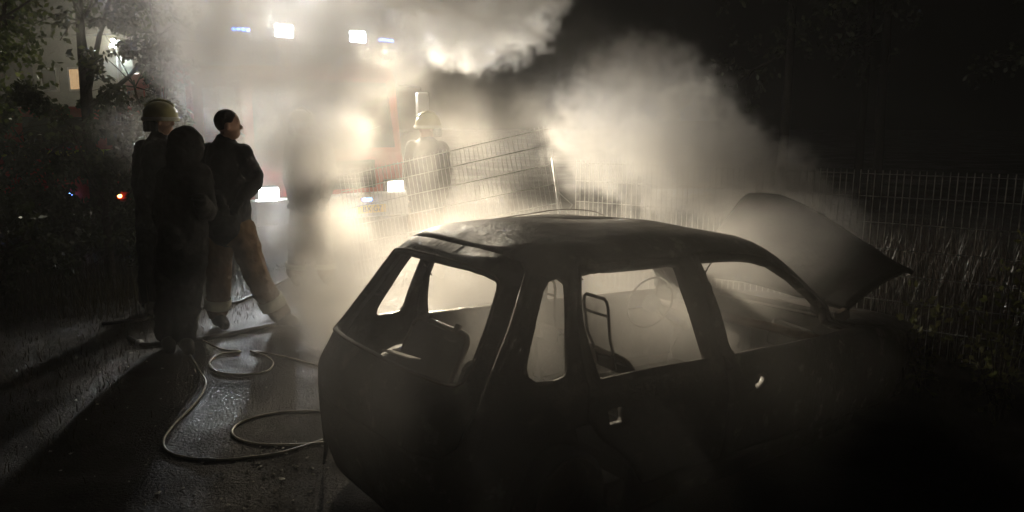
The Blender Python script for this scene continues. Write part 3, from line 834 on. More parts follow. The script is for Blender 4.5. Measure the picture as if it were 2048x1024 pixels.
M["render_wall"] = mat("pale_house_wall", (0.30, 0.30, 0.23), 0.8, 0, 0.3, var=0.12, scale=3, bump=0.2)
M["tiles"] = mat("dark_roof_tiles", (0.05, 0.04, 0.035), 0.7, var=0.3, scale=8)
M["win_lit"] = emis("lit_window", (1.0, 0.62, 0.30), 0.22)
HOU = empty("house", (-14.6, 26.0, 0), R(-20))
tag(HOU, "pale house with a lit orange window beyond the trees", "house")
MB().box((0, 2.5, 2.35), (4.6, 5.0, 4.7)).build("wall", M["render_wall"], HOU)
MB().add([(-2.6, -0.3, 4.6), (2.6, -0.3, 4.6), (2.6, 5.3, 4.6), (-2.6, 5.3, 4.6), (-2.6, 2.5, 6.6), (2.6, 2.5, 6.6)], [(0, 1, 5, 4), (2, 3, 4, 5), (0, 4, 3), (1, 2, 5), (3, 2, 1, 0)]).build("roof", M["tiles"], HOU)
for x, z in ((-0.2, 3.2), (-1.5, 3.2), (1.4, 1.5), (-1.2, 1.5)):
    wd = MB().box((x, -0.02, z), (0.80, 0.06, 0.80)).build("window", M["truck_white"], HOU)
    MB().box((x, -0.055, z), (0.64, 0.02, 0.66)).build("pane", M["win_lit"] if (x, z) == (-0.2, 3.2) else M["glass"], wd)
wl = MB().box((1.9, -0.15, 4.1), (0.14, 0.2, 0.12)).build("wall_lamp", M["truck_dark"], HOU)
MB().box((1.9, -0.17, 4.02), (0.10, 0.10, 0.03)).build("lens", M["lamp_white"], wl)
l = bpy.data.lights.new("wall_light", 'POINT'); l.energy = 2; l.color = (1, 0.95, 0.75); l.shadow_soft_size = 0.05
o = bpy.data.objects.new("wall_light", l); COL.objects.link(o); o.parent = HOU; o.location = (1.2, -1.3, 4.0)
LP = empty("street_lamp", (-10.25, 20.0, 0)); tag(LP, "small cluster of white lamps on a pole above the bushes", "lamp")
MB().tube([(0, 0, -0.02), (0, 0, 2.0), (0, 0, 3.66)], [0.07, 0.06, 0.045], 8).build("pole", M["steel"], LP, smooth=True)
MB().box((0, 0, 3.68), (0.36, 0.12, 0.06)).build("arm", M["steel"], LP)
for dx, dz in ((-0.10, 0.0), (0.02, 0.05), (0.09, 0.10), (-0.06, 0.13)):
    MB().lathe([(0, 0.012), (0.03, 0.01), (0.04, 0), (0.04, -0.02), (0, -0.02)], 10, Matrix.Translation((dx, -0.07, 3.72 + dz)) @ Matrix.Rotation(R(90), 4, 'X')).build("lens", M["lamp_white"], LP)
l = bpy.data.lights.new("lamp_glow", 'SPOT'); l.spot_size = R(70); l.spot_blend = 0.6; l.energy = 900; l.color = (1, 0.95, 0.72); l.shadow_soft_size = 0.08
o = bpy.data.objects.new("lamp_glow", l); COL.objects.link(o); o.parent = LP; o.location = (0, -0.25, 3.8); o.rotation_euler = Vector((4.6, -11, -1.2)).to_track_quat('-Z', 'Y').to_euler()
# ------------------------------------------------------------------ people
M["skin"] = mat("skin", (0.36, 0.22, 0.16), 0.55, 0, 0.4, var=0.1, scale=20)
M["navy"] = mat("navy_jacket_cloth", (0.016, 0.016, 0.018), 0.8, 0, 0.25, var=0.25, scale=18, bump=0.5, bscale=22)
M["dark_cloth"] = mat("dark_cloth", (0.012, 0.012, 0.013), 0.85, 0, 0.25, var=0.25, scale=15, bump=0.5, bscale=20)
M["tan"] = mat("tan_fire_trousers", (0.15, 0.09, 0.042), 0.8, 0, 0.25, var=0.2, scale=14, bump=0.5, bscale=22)
M["helmet"] = mat("pale_yellow_helmet", (0.36, 0.34, 0.16), 0.3, 0, 0.5, var=0.08)
M["reflect"] = mat("reflective_band", (0.55, 0.55, 0.45), 0.4, 0, 0.6, var=0.15)
M["boot"] = mat("black_boots", (0.015, 0.014, 0.013), 0.5, 0, 0.4, var=0.2)
M["hair"] = mat("dark_hair", (0.02, 0.015, 0.012), 0.6, 0, 0.4, var=0.3, scale=60, bump=0.6, bscale=90)
def ell(mb, c, r, rot=None, n=14):
    vs, fs = [], []
    m = rot or Matrix.Identity(3)
    for i in range(n + 1):
        a = math.pi * i / n
        for k in range(n * 2):
            q = math.pi * k / n
            vs.append(Vector(c) + m @ Vector((r[0] * math.sin(a) * math.cos(q), r[1] * math.sin(a) * math.sin(q), r[2] * math.cos(a))))
    w = n * 2
    for i in range(n):
        for k in range(w):
            fs.append((i * w + k, i * w + (k + 1) % w, (i + 1) * w + (k + 1) % w, (i + 1) * w + k))
    return mb.add(vs, fs)
def limb(mb, pts, rs, n=14):
    """tapered limb with round ends"""
    c = catmull(pts, 5)
    rr = []
    for i in range(len(c)):
        f = i / (len(c) - 1) * (len(rs) - 1); k = min(int(f), len(rs) - 2); rr.append(rs[k] + (rs[k + 1] - rs[k]) * (f - k))
    mb.tube(c, rr, n)
    ell(mb, c[0], (rr[0],) * 3, n=8); ell(mb, c[-1], (rr[-1],) * 3, n=8)
def fuse(ob, vox, it=6, fold=0.0, seed=0):
    r = ob.modifiers.new("skin", 'REMESH'); r.mode = 'VOXEL'; r.voxel_size = vox; r.use_smooth_shade = True
    s = ob.modifiers.new("soften", 'SMOOTH'); s.iterations = it; s.factor = 0.5
    if fold:
        t = bpy.data.textures.new("cloth_fold", 'CLOUDS'); t.noise_scale = 0.09; t.noise_depth = 2
        d = ob.modifiers.new("folds", 'DISPLACE'); d.texture = t; d.strength = fold; d.mid_level = 0.5; d.texture_coords = 'LOCAL'
    return ob
def person(J, label, jacket, trousers, facing, hood=False, helmet=False, hair=False, bands=False, group="people at the fire", jl=0.0, gloves=True):
    """J: joints relative to the feet; facing: unit vector in the ground plane"""
    base = Vector(J["base"])
    q = {k: Vector(v) - base for k, v in J.items() if k != "base"}
    F = Vector((facing[0], facing[1], 0)).normalized(); Lt = Vector((-F.y, F.x, 0))
    rot = Matrix((F, Lt, Vector((0, 0, 1)))).transposed()
    h = q["head"]
    b = MB(); hands = []
    # head: cranium, jaw, nose, brow, ears
    ell(b, h + Vector((0, 0, 0.02)), (0.098, 0.078, 0.105), rot)
    ell(b, h + F * 0.028 + Vector((0, 0, -0.065)), (0.068, 0.058, 0.062), rot)
    ell(b, h + F * 0.098 + Vector((0, 0, -0.02)), (0.022, 0.014, 0.024), rot, 8)
    ell(b, h + F * 0.080 + Vector((0, 0, 0.022)), (0.02, 0.055, 0.014), rot, 8)
    ell(b, h + F * 0.086 + Vector((0, 0, -0.062)), (0.012, 0.026, 0.010), rot, 8)
    for s in (-1, 1):
        ell(b, h + Lt * (0.080 * s) + Vector((0, 0, -0.01)), (0.022, 0.010, 0.034), rot, 8)
    limb(b, [q["neck"] + Vector((0, 0, -0.05)), h + Vector((0, 0, -0.07)) - F * 0.01], [0.062, 0.055])
    # trunk
    ch = (q["sl"] + q["sr"]) / 2
    ell(b, ch + Vector((0, 0, -0.13)), (0.115, 0.165, 0.22), rot)
    ell(b, q["pelvis"] + Vector((0, 0, 0.03)), (0.11, 0.155, 0.14), rot)
    limb(b, [ch + Vector((0, 0, -0.2)), q["pelvis"] + Vector((0, 0, 0.1))], [0.13, 0.125])
    limb(b, [q["sl"], ch, q["sr"]], [0.062, 0.075, 0.062])
    for s in ("l", "r"):
        limb(b, [q["s" + s], (q["s" + s] + q["e" + s]) / 2, q["e" + s], (q["e" + s] * 0.6 + q["w" + s] * 0.4), q["w" + s]], [0.056, 0.052, 0.042, 0.042, 0.029])
        limb(b, [q["h" + s], (q["h" + s] + q["k" + s]) / 2, q["k" + s], q["k" + s] * 0.65 + q["a" + s] * 0.35, q["a" + s]], [0.088, 0.080, 0.058, 0.058, 0.040])
        t = q["t" + s]
        limb(b, [q["a" + s] + Vector((0, 0, -0.035)), q["a" + s] * 0.4 + t * 0.6 + Vector((0, 0, 0.0)), t], [0.042, 0.044, 0.034])
        # hand: palm, four curled fingers, thumb
        wv = q["w" + s]; d = (wv - q["e" + s]).normalized()
        side = d.cross(Vector((0, 0, 1)))
        side = side.normalized() if side.length > 0.1 else F
        nrm = side.cross(d).normalized()
        pc = wv + d * 0.055
        m3 = Matrix((d, side, nrm)).transposed()
        ell(b, pc, (0.052, 0.042, 0.019), m3, 10)
        gl = MB()
        ell(gl, pc, (0.057, 0.047, 0.024), m3, 10)
        limb(gl, [wv - d * 0.03, wv + d * 0.02], [0.036, 0.034], 10)
        for k in range(4):
            o = side * (0.031 - 0.0205 * k); ln = (0.070, 0.078, 0.073, 0.058)[k]
            p0 = pc + d * 0.038 + o
            p1 = p0 + d * ln * 0.45 - nrm * 0.010
            p2 = p1 + d * ln * 0.25 - nrm * ln * 0.32
            b.tube([p0, p1, p2], [0.0098, 0.0092, 0.0080], 8)
            ell(b, p2, (0.008,) * 3, n=5)
            gl.tube([p0, p1, p2], [0.0125, 0.012, 0.011], 8)
            ell(gl, p2, (0.0125,) * 3, n=6)
        th = pc - d * 0.015 + side * 0.036
        b.tube([th, th + side * 0.022 + d * 0.028, th + side * 0.024 + d * 0.056 - nrm * 0.012], [0.0125, 0.0108, 0.009], 8)
        gl.tube([th, th + side * 0.022 + d * 0.028, th + side * 0.024 + d * 0.056 - nrm * 0.012], [0.016, 0.0145, 0.013], 8)
        hands.append(gl)
    body = b.build("person", M["skin"], smooth=True)
    body.location = base
    fuse(body, 0.0075, 3)
    tag(body, label, "person", group)
    for gl in hands:
        fuse(gl.build("glove", M["dark_cloth"], body, smooth=True), 0.008, 2)
    # jacket
    j = MB()
    ell(j, ch + Vector((0, 0, -0.12)), (0.168, 0.218, 0.265), rot)
    limb(j, [ch + Vector((0, 0, -0.18)), (ch + q["pelvis"]) / 2 + Vector((0, 0, -0.04)), q["pelvis"] + Vector((0, 0, 0.02 + jl))], [0.178, 0.182, 0.195])
    ell(j, q["pelvis"] + Vector((0, 0, 0.0 + jl)), (0.18, 0.222, 0.13), rot)
    limb(j, [q["sl"] + Vector((0, 0, -0.01)), ch + Vector((0, 0, 0.02)), q["sr"] + Vector((0, 0, -0.01))], [0.082, 0.09, 0.082])
    limb(j, [ch + Vector((0, 0, 0.0)), q["neck"] + Vector((0, 0, 0.015))], [0.10, 0.080])
    for s in ("l", "r"):
        limb(j, [q["s" + s], (q["s" + s] + q["e" + s]) / 2, q["e" + s], q["e" + s] * 0.5 + q["w" + s] * 0.5, q["w" + s] - (q["w" + s] - q["e" + s]).normalized() * 0.01], [0.090, 0.086, 0.076, 0.070, 0.054])
    if hood:
        ell(j, h + Vector((0, 0, 0.005)), (0.135, 0.118, 0.150), rot)
        limb(j, [q["neck"] - F * 0.02, h - F * 0.03 + Vector((0, 0, -0.03))], [0.115, 0.115])
    jo = j.build("jacket", jacket, body, smooth=True)
    fuse(jo, 0.013, 4, 0.034)
    # trousers
    t = MB()
    ell(t, q["pelvis"] + Vector((0, 0, -0.02)), (0.135, 0.178, 0.15), rot)
    for s in ("l", "r"):
        limb(t, [q["h" + s], (q["h" + s] + q["k" + s]) / 2, q["k" + s], (q["k" + s] + q["a" + s]) / 2, q["a" + s] + Vector((0, 0, 0.04))], [0.126, 0.118, 0.106, 0.100, 0.098])
    to = t.build("trousers", trousers, body, smooth=True)
    fuse(to, 0.013, 4, 0.036)
    for s in ("l", "r"):
        a = q["a" + s]; tt = q["t" + s]
        bo = MB()
        limb(bo, [a + Vector((0, 0, 0.12)), a + Vector((0, 0, -0.02))], [0.066, 0.062])
        limb(bo, [a + Vector((0, 0, -0.045)), a * 0.4 + tt * 0.6, tt], [0.055, 0.056, 0.046])
        bb = bo.build("boot", M["boot"], body, smooth=True); fuse(bb, 0.012, 3)
        if bands:
            d = (q["a" + s] - q["k" + s]).normalized()
            for f in (0.60, 0.70) if bands == 2 else (0.72,):
                c = q["k" + s] * (1 - f) + q["a" + s] * f
                m4 = Matrix.Translation(c) @ Vector((0, 0, 1)).rotation_difference(d).to_matrix().to_4x4()
                MB().lathe([(0.112, -0.03), (0.116, -0.02), (0.116, 0.02), (0.112, 0.03)], 20, m4).build("reflective_band", M["reflect"], body, smooth=True)
    if helmet:
        m4 = Matrix.Translation(h + Vector((0, 0, 0.055))) @ rot.to_4x4()
        hp = [(0.0, 0.125), (0.05, 0.118), (0.095, 0.092), (0.125, 0.045), (0.134, 0.0), (0.134, -0.045), (0.142, -0.052), (0.140, -0.058), (0.118, -0.05)]
        hm = MB().lathe(hp, 28, m4 @ Matrix.Diagonal((1.12, 0.98, 1, 1)))
        ho = hm.build("helmet", M["helmet"], body, smooth=True)
        MB().tube([m4 @ Vector((0.13 - 0.26 * i / 10, 0, 0.05 + 0.085 * math.sin(math.pi * (0.1 + 0.8 * i / 10)))) for i in range(11)], 0.012, 6).build("comb", M["helmet"], ho, smooth=True)
        MB().lathe([(0.146, -0.052), (0.150, -0.04), (0.149, -0.03), (0.144, -0.02)], 28, m4 @ Matrix.Diagonal((1.12, 0.98, 1, 1))).build("brim", M["reflect"], ho, smooth=True)
        ne = MB()
        for i in range(9):
            a = math.pi * (0.55 + 0.9 * i / 8)
            ne.box(m4 @ Vector((0.125 * math.cos(a), 0.125 * math.sin(a), -0.10)), (0.05, 0.05, 0.10), (0, 0, a))
        ne.build("neck_guard", M["dark_cloth"], ho, bevel=0.01)
    if hair:
        hr = MB()
        ell(hr, h + Vector((0, 0, 0.032)) - F * 0.012, (0.102, 0.084, 0.102), rot)
        fuse(hr.build("hair", M["hair"], body, smooth=True), 0.01, 2, 0.01)
    return body
J_A = {'head': [-2.49, 5.75, 1.612], 'neck': [-2.517, 5.75, 1.468], 'sl': [-2.653, 5.78, 1.381], 'sr': [-2.384, 5.73, 1.393], 'el': [-2.714, 5.75, 1.082], 'er': [-2.354, 5.7, 1.107], 'wl': [-2.548, 5.53, 0.958], 'wr': [-2.281, 5.45, 1.23], 'pelvis': [-2.591, 5.75, 0.826], 'hl': [-2.671, 5.75, 0.798], 'hr': [-2.507, 5.75, 0.798], 'kl': [-2.72, 5.75, 0.404], 'kr': [-2.563, 5.72, 0.411], 'al': [-2.774, 5.79, 0.095], 'ar': [-2.619, 5.75, 0.095], 'tl': [-2.68, 5.61, 0.045], 'tr': [-2.512, 5.57, 0.045], 'base': [-2.697, 5.77, 0]}
J_B = {'head': [-2.403, 6.4, 1.767], 'neck': [-2.439, 6.4, 1.608], 'sl': [-2.601, 6.45, 1.534], 'sr': [-2.282, 6.35, 1.526], 'el': [-2.644, 6.4, 1.251], 'er': [-2.162, 6.28, 1.303], 'wl': [-2.419, 6.15, 1.123], 'wr': [-2.217, 6.08, 1.164], 'pelvis': [-2.454, 6.4, 0.891], 'hl': [-2.554, 6.43, 0.856], 'hr': [-2.341, 6.37, 0.865], 'kl': [-2.586, 6.42, 0.422], 'kr': [-2.216, 6.35, 0.459], 'al': [-2.629, 6.45, 0.095], 'ar': [-2.078, 6.45, 0.095], 'tl': [-2.512, 6.3, 0.045], 'tr': [-1.923, 6.4, 0.045], 'base': [-2.353, 6.45, 0]}
J_C = {'head': [-3.199, 6.9, 1.8], 'neck': [-3.231, 6.9, 1.638], 'sl': [-3.391, 6.93, 1.546], 'sr': [-3.092, 6.9, 1.538], 'el': [-3.441, 6.9, 1.227], 'er': [-3.073, 6.85, 1.222], 'wl': [-3.32, 6.72, 0.983], 'wr': [-3.046, 6.65, 1.014], 'pelvis': [-3.301, 6.9, 0.915], 'hl': [-3.378, 6.9, 0.891], 'hr': [-3.219, 6.9, 0.891], 'kl': [-3.417, 6.9, 0.439], 'kr': [-3.252, 6.9, 0.439], 'al': [-3.471, 6.94, 0.095], 'ar': [-3.269, 6.9, 0.095], 'tl': [-3.38, 6.78, 0.045], 'tr': [-3.192, 6.78, 0.045], 'base': [-3.37, 6.92, 0]}
J_D = {'head': [-2.272, 8.2, 1.747], 'neck': [-2.274, 8.2, 1.597], 'sl': [-2.407, 8.25, 1.514], 'sr': [-2.038, 8.2, 1.505], 'el': [-2.435, 8.2, 1.217], 'er': [-1.973, 8.15, 1.221], 'wl': [-2.373, 8.05, 0.958], 'wr': [-2.012, 8.0, 0.99], 'pelvis': [-2.242, 8.2, 0.914], 'hl': [-2.326, 8.2, 0.887], 'hr': [-2.143, 8.2, 0.887], 'kl': [-2.385, 8.2, 0.495], 'kr': [-2.106, 8.2, 0.484], 'al': [-2.45, 8.24, 0.095], 'ar': [-2.09, 8.2, 0.095], 'tl': [-2.379, 8.06, 0.045], 'tr': [-2.014, 8.06, 0.045], 'base': [-2.27, 8.22, 0]}
J_E = {'head': [-0.956, 8.6, 1.716], 'neck': [-0.982, 8.6, 1.57], 'sl': [-1.138, 8.65, 1.489], 'sr': [-0.812, 8.6, 1.491], 'el': [-1.185, 8.6, 1.189], 'er': [-0.767, 8.55, 1.181], 'wl': [-1.126, 8.45, 0.927], 'wr': [-0.803, 8.4, 0.921], 'pelvis': [-0.996, 8.6, 0.889], 'hl': [-1.077, 8.6, 0.86], 'hr': [-0.904, 8.6, 0.86], 'kl': [-1.097, 8.6, 0.479], 'kr': [-0.888, 8.6, 0.467], 'al': [-1.123, 8.64, 0.095], 'ar': [-0.871, 8.6, 0.095], 'tl': [-1.078, 8.46, 0.045], 'tr': [-0.823, 8.46, 0.045], 'base': [-0.997, 8.62, 0]}
person(J_A, "person in a dark hooded coat standing in front of the others, seen from behind", M["dark_cloth"], M["dark_cloth"], (0.55, 0.8), hood=True, jl=-0.10)
person(J_B, "bareheaded man in a dark jacket and tan trousers, legs apart", M["navy"], M["tan"], (0.95, 0.25), hair=True, bands=2)
person(J_C, "firefighter in a pale yellow helmet behind the hooded person", M["dark_cloth"], M["dark_cloth"], (0.9, 0.1), helmet=True)
person(J_D, "firefighter nearly hidden in smoke to the right of the bareheaded man", M["dark_cloth"], M["tan"], (0.8, -0.5), helmet=True, bands=1)
person(J_E, "firefighter dim in the smoke above the car roof, beside the knocked-over fence", M["dark_cloth"], M["tan"], (-0.7, -0.6), helmet=True, bands=1)

# ------------------------------------------------------------------ vegetation
def leaf_mat(name, col, col2, trans=0.45):
    m = bpy.data.materials.new(name); m.use_nodes = True; nt = m.node_tree; nt.nodes.clear()
    o = nt.nodes.new("ShaderNodeOutputMaterial"); d = nt.nodes.new("ShaderNodeBsdfPrincipled"); t = nt.nodes.new("ShaderNodeBsdfTranslucent"); x = nt.nodes.new("ShaderNodeMixShader")
    g = nt.nodes.new("ShaderNodeNewGeometry"); rp = nt.nodes.new("ShaderNodeValToRGB")
    rp.color_ramp.elements[0].color = (*col, 1); rp.color_ramp.elements[1].color = (*col2, 1)
    nt.links.new(g.outputs["Random Per Island"], rp.inputs["Fac"])
    nt.links.new(rp.outputs[0], d.inputs["Base Color"]); nt.links.new(rp.outputs[0], t.inputs["Color"])
    d.inputs["Roughness"].default_value = 0.45; x.inputs[0].default_value = trans
    nt.links.new(d.outputs[0], x.inputs[1]); nt.links.new(t.outputs[0], x.inputs[2]); nt.links.new(x.outputs[0], o.inputs[0])
    return m
M["leaf"] = leaf_mat("green_leaves", (0.035, 0.055, 0.014), (0.11, 0.13, 0.028))
M["leaf_dark"] = leaf_mat("dark_leaves", (0.018, 0.026, 0.010), (0.045, 0.055, 0.020))
M["leaf_young"] = leaf_mat("yellow_green_leaves", (0.14, 0.17, 0.05), (0.26, 0.25, 0.09))
M["dry"] = leaf_mat("dry_grass_blades", (0.018, 0.012, 0.007), (0.040, 0.027, 0.015), 0.15)
M["grass"] = leaf_mat("short_grass_blades", (0.020, 0.020, 0.008), (0.06, 0.048, 0.022), 0.25)
M["bark"] = mat("dark_bark", (0.045, 0.035, 0.026), 0.85, 0, 0.2, var=0.4, scale=12, bump=0.6, bscale=25)
M["bark_dim"] = mat("dimmed_bark", (0.012, 0.010, 0.008), 0.9, 0, 0.1, var=0.4, scale=12)  # bark copy darkened so the distant trunks look unlit
SIGHT = [(-0.523, 0.072, 0.014), (-0.540, -0.030, 0.014), (-0.575, -0.093, 0.016), (-0.523, -0.10, 0.012), (-0.533, 0.105, 0.02)]   # open gaps (x/y, (z-1.8)/y, radius)
def leaf(mb, p, d, n, ln, w):
    s = d.cross(n).normalized() * w
    mb.add([p, p + d * ln * 0.5 + s, p + d * ln, p + d * ln * 0.5 - s], [(0, 1, 2), (0, 2, 3)])
def rv(r):
    while True:
        v = Vector((r.uniform(-1, 1), r.uniform(-1, 1), r.uniform(-1, 1)))
        if 0.05 < v.length < 1: return v
def tree(name, label, base, trunk_h, clumps, nl, size, mt, seed, r0=0.10, cat="tree", group="trees and bushes beside the lane", gaps=True):
    r = random.Random(seed)
    root = empty(name, base); tag(root, label, cat, group)
    tb = MB(); cb = MB()
    top = Vector((r.uniform(-.2, .2), r.uniform(-.2, .2), trunk_h))
    tb.tube(catmull([(0, 0, -0.05), (r.uniform(-.08, .08), r.uniform(-.08, .08), trunk_h * 0.5), top], 4), [r0 * (1 - 0.06 * i) for i in range(9)], 8)
    for c, rad in clumps:
        c = Vector(c)
        st = Vector((0, 0, trunk_h * r.uniform(0.45, 0.95)))
        mid = (st + c) / 2 + rv(r) * 0.15
        tb.tube(catmull([st, mid, c], 4), [r0 * 0.42 * (1 - 0.08 * i) for i in range(9)], 6)
        for _ in range(5):
            e = c + Vector([a * b for a, b in zip(rv(r), rad)]) * 0.9
            tb.tube([mid * 0.3 + c * 0.7, (c + e) / 2 + rv(r) * 0.05, e], [r0 * 0.16, r0 * 0.11, r0 * 0.05], 5)
    tot = sum(a[0] * a[1] * a[2] for _, a in clumps)
    for c, rad in clumps:
        c = Vector(c); k = int(nl * rad[0] * rad[1] * rad[2] / tot)
        subs = [(c + Vector([a * b for a, b in zip(rv(r), rad)]), r.uniform(0.10, 0.26) * max(rad)) for _ in range(max(6, int(14 * max(rad))))]
        for _ in range(k):
            sc, sr = r.choice(subs)
            p = sc + rv(r) * sr * 1.2
            if gaps:
                w = p + Vector(base)
                if any(math.hypot(w.x / w.y - a, (w.z - 1.8) / w.y - b) < g for a, b, g in SIGHT): continue
            d = (rv(r) + Vector((0, 0, -0.35))).normalized()
            leaf(cb, p, d, rv(r).normalized(), size * r.uniform(0.6, 1.3), size * r.uniform(0.22, 0.36))
    tb.build("trunk", M["bark_dim"] if name == "field_tree" else M["bark"], root, smooth=True)
    cb.build("crown", mt, root)
    return root
tree("leafy_tree", "tall leafy tree at the far left edge of the picture", (-6.3, 8.3, 0), 3.2, [((0, 0, 2.4), (1.1, 1.1, 0.9)), ((0.5, -0.2, 3.6), (1.2, 1.1, 0.9)), ((-0.3, 0.2, 4.6), (1.1, 1.0, 0.8)), ((0.9, 0.1, 2.9), (0.8, 0.8, 0.7))], 3600, 0.085, M["leaf"], 3)
tree("leafy_tree", "tree with hanging branches above the house, left of the fire engine", (-5.9, 10.6, 0), 3.4, [((0, 0, 3.4), (1.1, 1.0, 0.9)), ((0.9, 0, 4.3), (1.2, 1.0, 0.8)), ((0.2, 0, 5.2), (1.3, 1.0, 0.7)), ((1.1, -0.2, 2.9), (0.6, 0.6, 0.6))], 3000, 0.09, M["leaf"], 8)
tree("hedge_bush", "dense dark bush behind the helmeted firefighter", (-4.55, 8.3, 0), 1.2, [((0, 0, 1.0), (0.8, 0.8, 0.75)), ((-0.4, 0.2, 1.75), (0.7, 0.7, 0.6)), ((0.35, 0.1, 1.55), (0.55, 0.6, 0.7)), ((0.1, 0.0, 0.45), (0.9, 0.7, 0.45))], 9000, 0.08, M["leaf_dark"], 12, 0.05, "bush")
tree("hedge_bush", "broad dark bush at the left edge near the ground", (-5.3, 7.2, 0), 1.1, [((0, 0, 0.9), (0.9, 0.8, 0.7)), ((-0.6, 0.1, 1.5), (0.9, 0.8, 0.7)), ((0.5, -0.1, 0.6), (0.7, 0.6, 0.5)), ((-1.0, -0.2, 0.7), (0.8, 0.7, 0.6))], 9000, 0.08, M["leaf_dark"], 21, 0.05, "bush")
tree("hedge_bush", "tall dense bush between the helmeted firefighter and the fire engine", (-4.5, 9.5, 0), 2.2, [((0, 0, 1.2), (0.8, 0.6, 0.9)), ((-0.2, 0, 2.3), (0.8, 0.6, 0.8)), ((0.1, 0, 3.1), (0.7, 0.6, 0.6)), ((-0.7, 0, 0.8), (0.8, 0.6, 0.7))], 8000, 0.085, M["leaf_dark"], 27, 0.06, "bush")
tree("hedge_bush", "round dark bush in front of the red van", (-6.9, 11.2, 0), 1.6, [((0, 0, 0.8), (1.2, 0.6, 0.8)), ((-0.5, 0, 1.7), (1.0, 0.6, 0.7)), ((0.6, 0, 1.6), (0.8, 0.6, 0.7)), ((-1.2, 0, 1.0), (0.9, 0.6, 0.8))], 8000, 0.10, M["leaf_dark"], 41, 0.06, "bush")
tree("leafy_tree", "leafy tree standing behind the van", (-9.6, 12.4, 0), 3.0, [((0, 0, 3.0), (1.5, 1.2, 1.1)), ((0.6, 0, 4.4), (1.4, 1.1, 0.9)), ((-0.8, 0, 4.2), (1.2, 1.1, 0.9))], 2000, 0.11, M["leaf"], 33)
for i, (x, y, h, lab) in enumerate(((5.2, 14.5, 5.5, "dark bare trunk with a thin crown beyond the field, nearest the plume"), (7.6, 15.5, 6.5, "tall dark tree beyond the fence, above the middle of the right fence panel"), (10.2, 14.2, 6.0, "dark tree beyond the field at the right edge"), (8.8, 19.0, 7.5, "faint tall tree far behind the fence"))):
    tree("field_tree", lab, (x, y, 0), h * 0.8, [((0, 0, h * 0.75), (1.3, 1.2, 1.2)), ((0.4, 0, h), (1.0, 1.0, 0.9)), ((-0.6, 0.2, h * 0.5), (0.9, 0.9, 0.7))], 900, 0.13, M["leaf_dark"], 50 + i, 0.11, group="dark trees beyond the field", gaps=False)
# sapling at the right edge in front of the fence
def sapling(base, label, stems, seed):
    r = random.Random(seed); root = empty("leafy_sapling", base); tag(root, label, "shrub", "saplings by the fence")
    lb = MB()
    for sx, sy, h in stems:
        pts = catmull([(0.03 * sx, 0.03 * sy, -0.02), (sx * 0.4, sy * 0.4, h * 0.5), (sx, sy, h)], 5)
        MB().tube(pts, [0.008 - 0.0005 * i for i in range(len(pts))], 6).build("stem", M["bark"], root, smooth=True)
        for i in range(3, len(pts)):
            for _ in range(4):
                d = (rv(r) + Vector((0, 0, 0.1))).normalized()
                e = pts[i] + d * r.uniform(0.03, 0.13)
                lb.tube([pts[i], e], 0.0015, 3)
                for _ in range(2):
                    leaf(lb, e, (d + rv(r) * 0.6).normalized(), rv(r).normalized(), r.uniform(0.035, 0.065), r.uniform(0.012, 0.02))
    lb.build("leaves", M["leaf_young"], root)
sapling((2.92, 4.25, 0), "leafy sapling with thin pale stems at the right edge", [(0.10, 0.05, 1.12), (-0.02, 0.0, 0.98), (-0.28, 0.08, 0.72), (0.16, -0.1, 0.85), (-0.14, -0.06, 0.60), (0.25, 0.1, 1.0)], 4)
sapling((2.75, 4.75, 0), "low sapling against the fence between the car nose and the taller sapling", [(-0.10, 0.05, 0.62), (0.06, 0.02, 0.52), (-0.2, 0.0, 0.40)], 9)
# tall dry grass beyond the fence
def blades(name, label, n, place, hh, mt, seed, cat="grass", w=(0.003, 0.006), lean=0.35):
    r = random.Random(seed); mb = MB()
    for _ in range(n):
        x, y = place(r); h = r.uniform(*hh); a = r.uniform(0, 6.283)
        ln = Vector((math.cos(a), math.sin(a), 0)) * h * r.uniform(0.05, lean)
        s = Vector((-math.sin(a), math.cos(a), 0)) * r.uniform(*w)
        z = hgt(x, y) - 0.02
        b = Vector((x, y, z))
        mb.add([b - s, b + s, b + ln * 0.4 + Vector((0, 0, h * 0.6)) + s * 0.8, b + ln * 0.4 + Vector((0, 0, h * 0.6)) - s * 0.8, b + ln + Vector((0, 0, h))], [(0, 1, 2, 3), (3, 2, 4)])
    o = mb.build(name, mt); tag(o, label, cat, kind="stuff"); return o
FN = Vector((0.577, 0.816, 0))
def beyond(r):
    p = P0 + FD * r.uniform(0.2, 6.0) + FN * (0.12 + 3.2 * r.random() ** 1.5); return p.x, p.y
blades("dry_grass", "tall dry brown grass growing beyond the fence", 9000, beyond, (0.20, 0.85), M["dry"], 61, lean=0.65)
def lane(r):
    while True:
        x = r.uniform(-7, 3.2); y = r.uniform(2.0, 9.5)
        k = 1.0 if x < -2.6 + 0.25 * math.sin(y * 2) else (0.8 if x > 2.2 else 0.03)
        if r.random() < k: return x, y
blades("grass", "short trampled grass and straw on the dark ground", 12000, lane, (0.02, 0.09), M["grass"], 62, w=(0.0015, 0.003), lean=0.9)
def edge(r):
    return r.uniform(-7.5, -3.2), r.uniform(6.6, 9.0)
blades("undergrowth", "unmown grass along the foot of the bushes", 5000, edge, (0.10, 0.38), M["grass"], 63, w=(0.002, 0.004), lean=0.6)
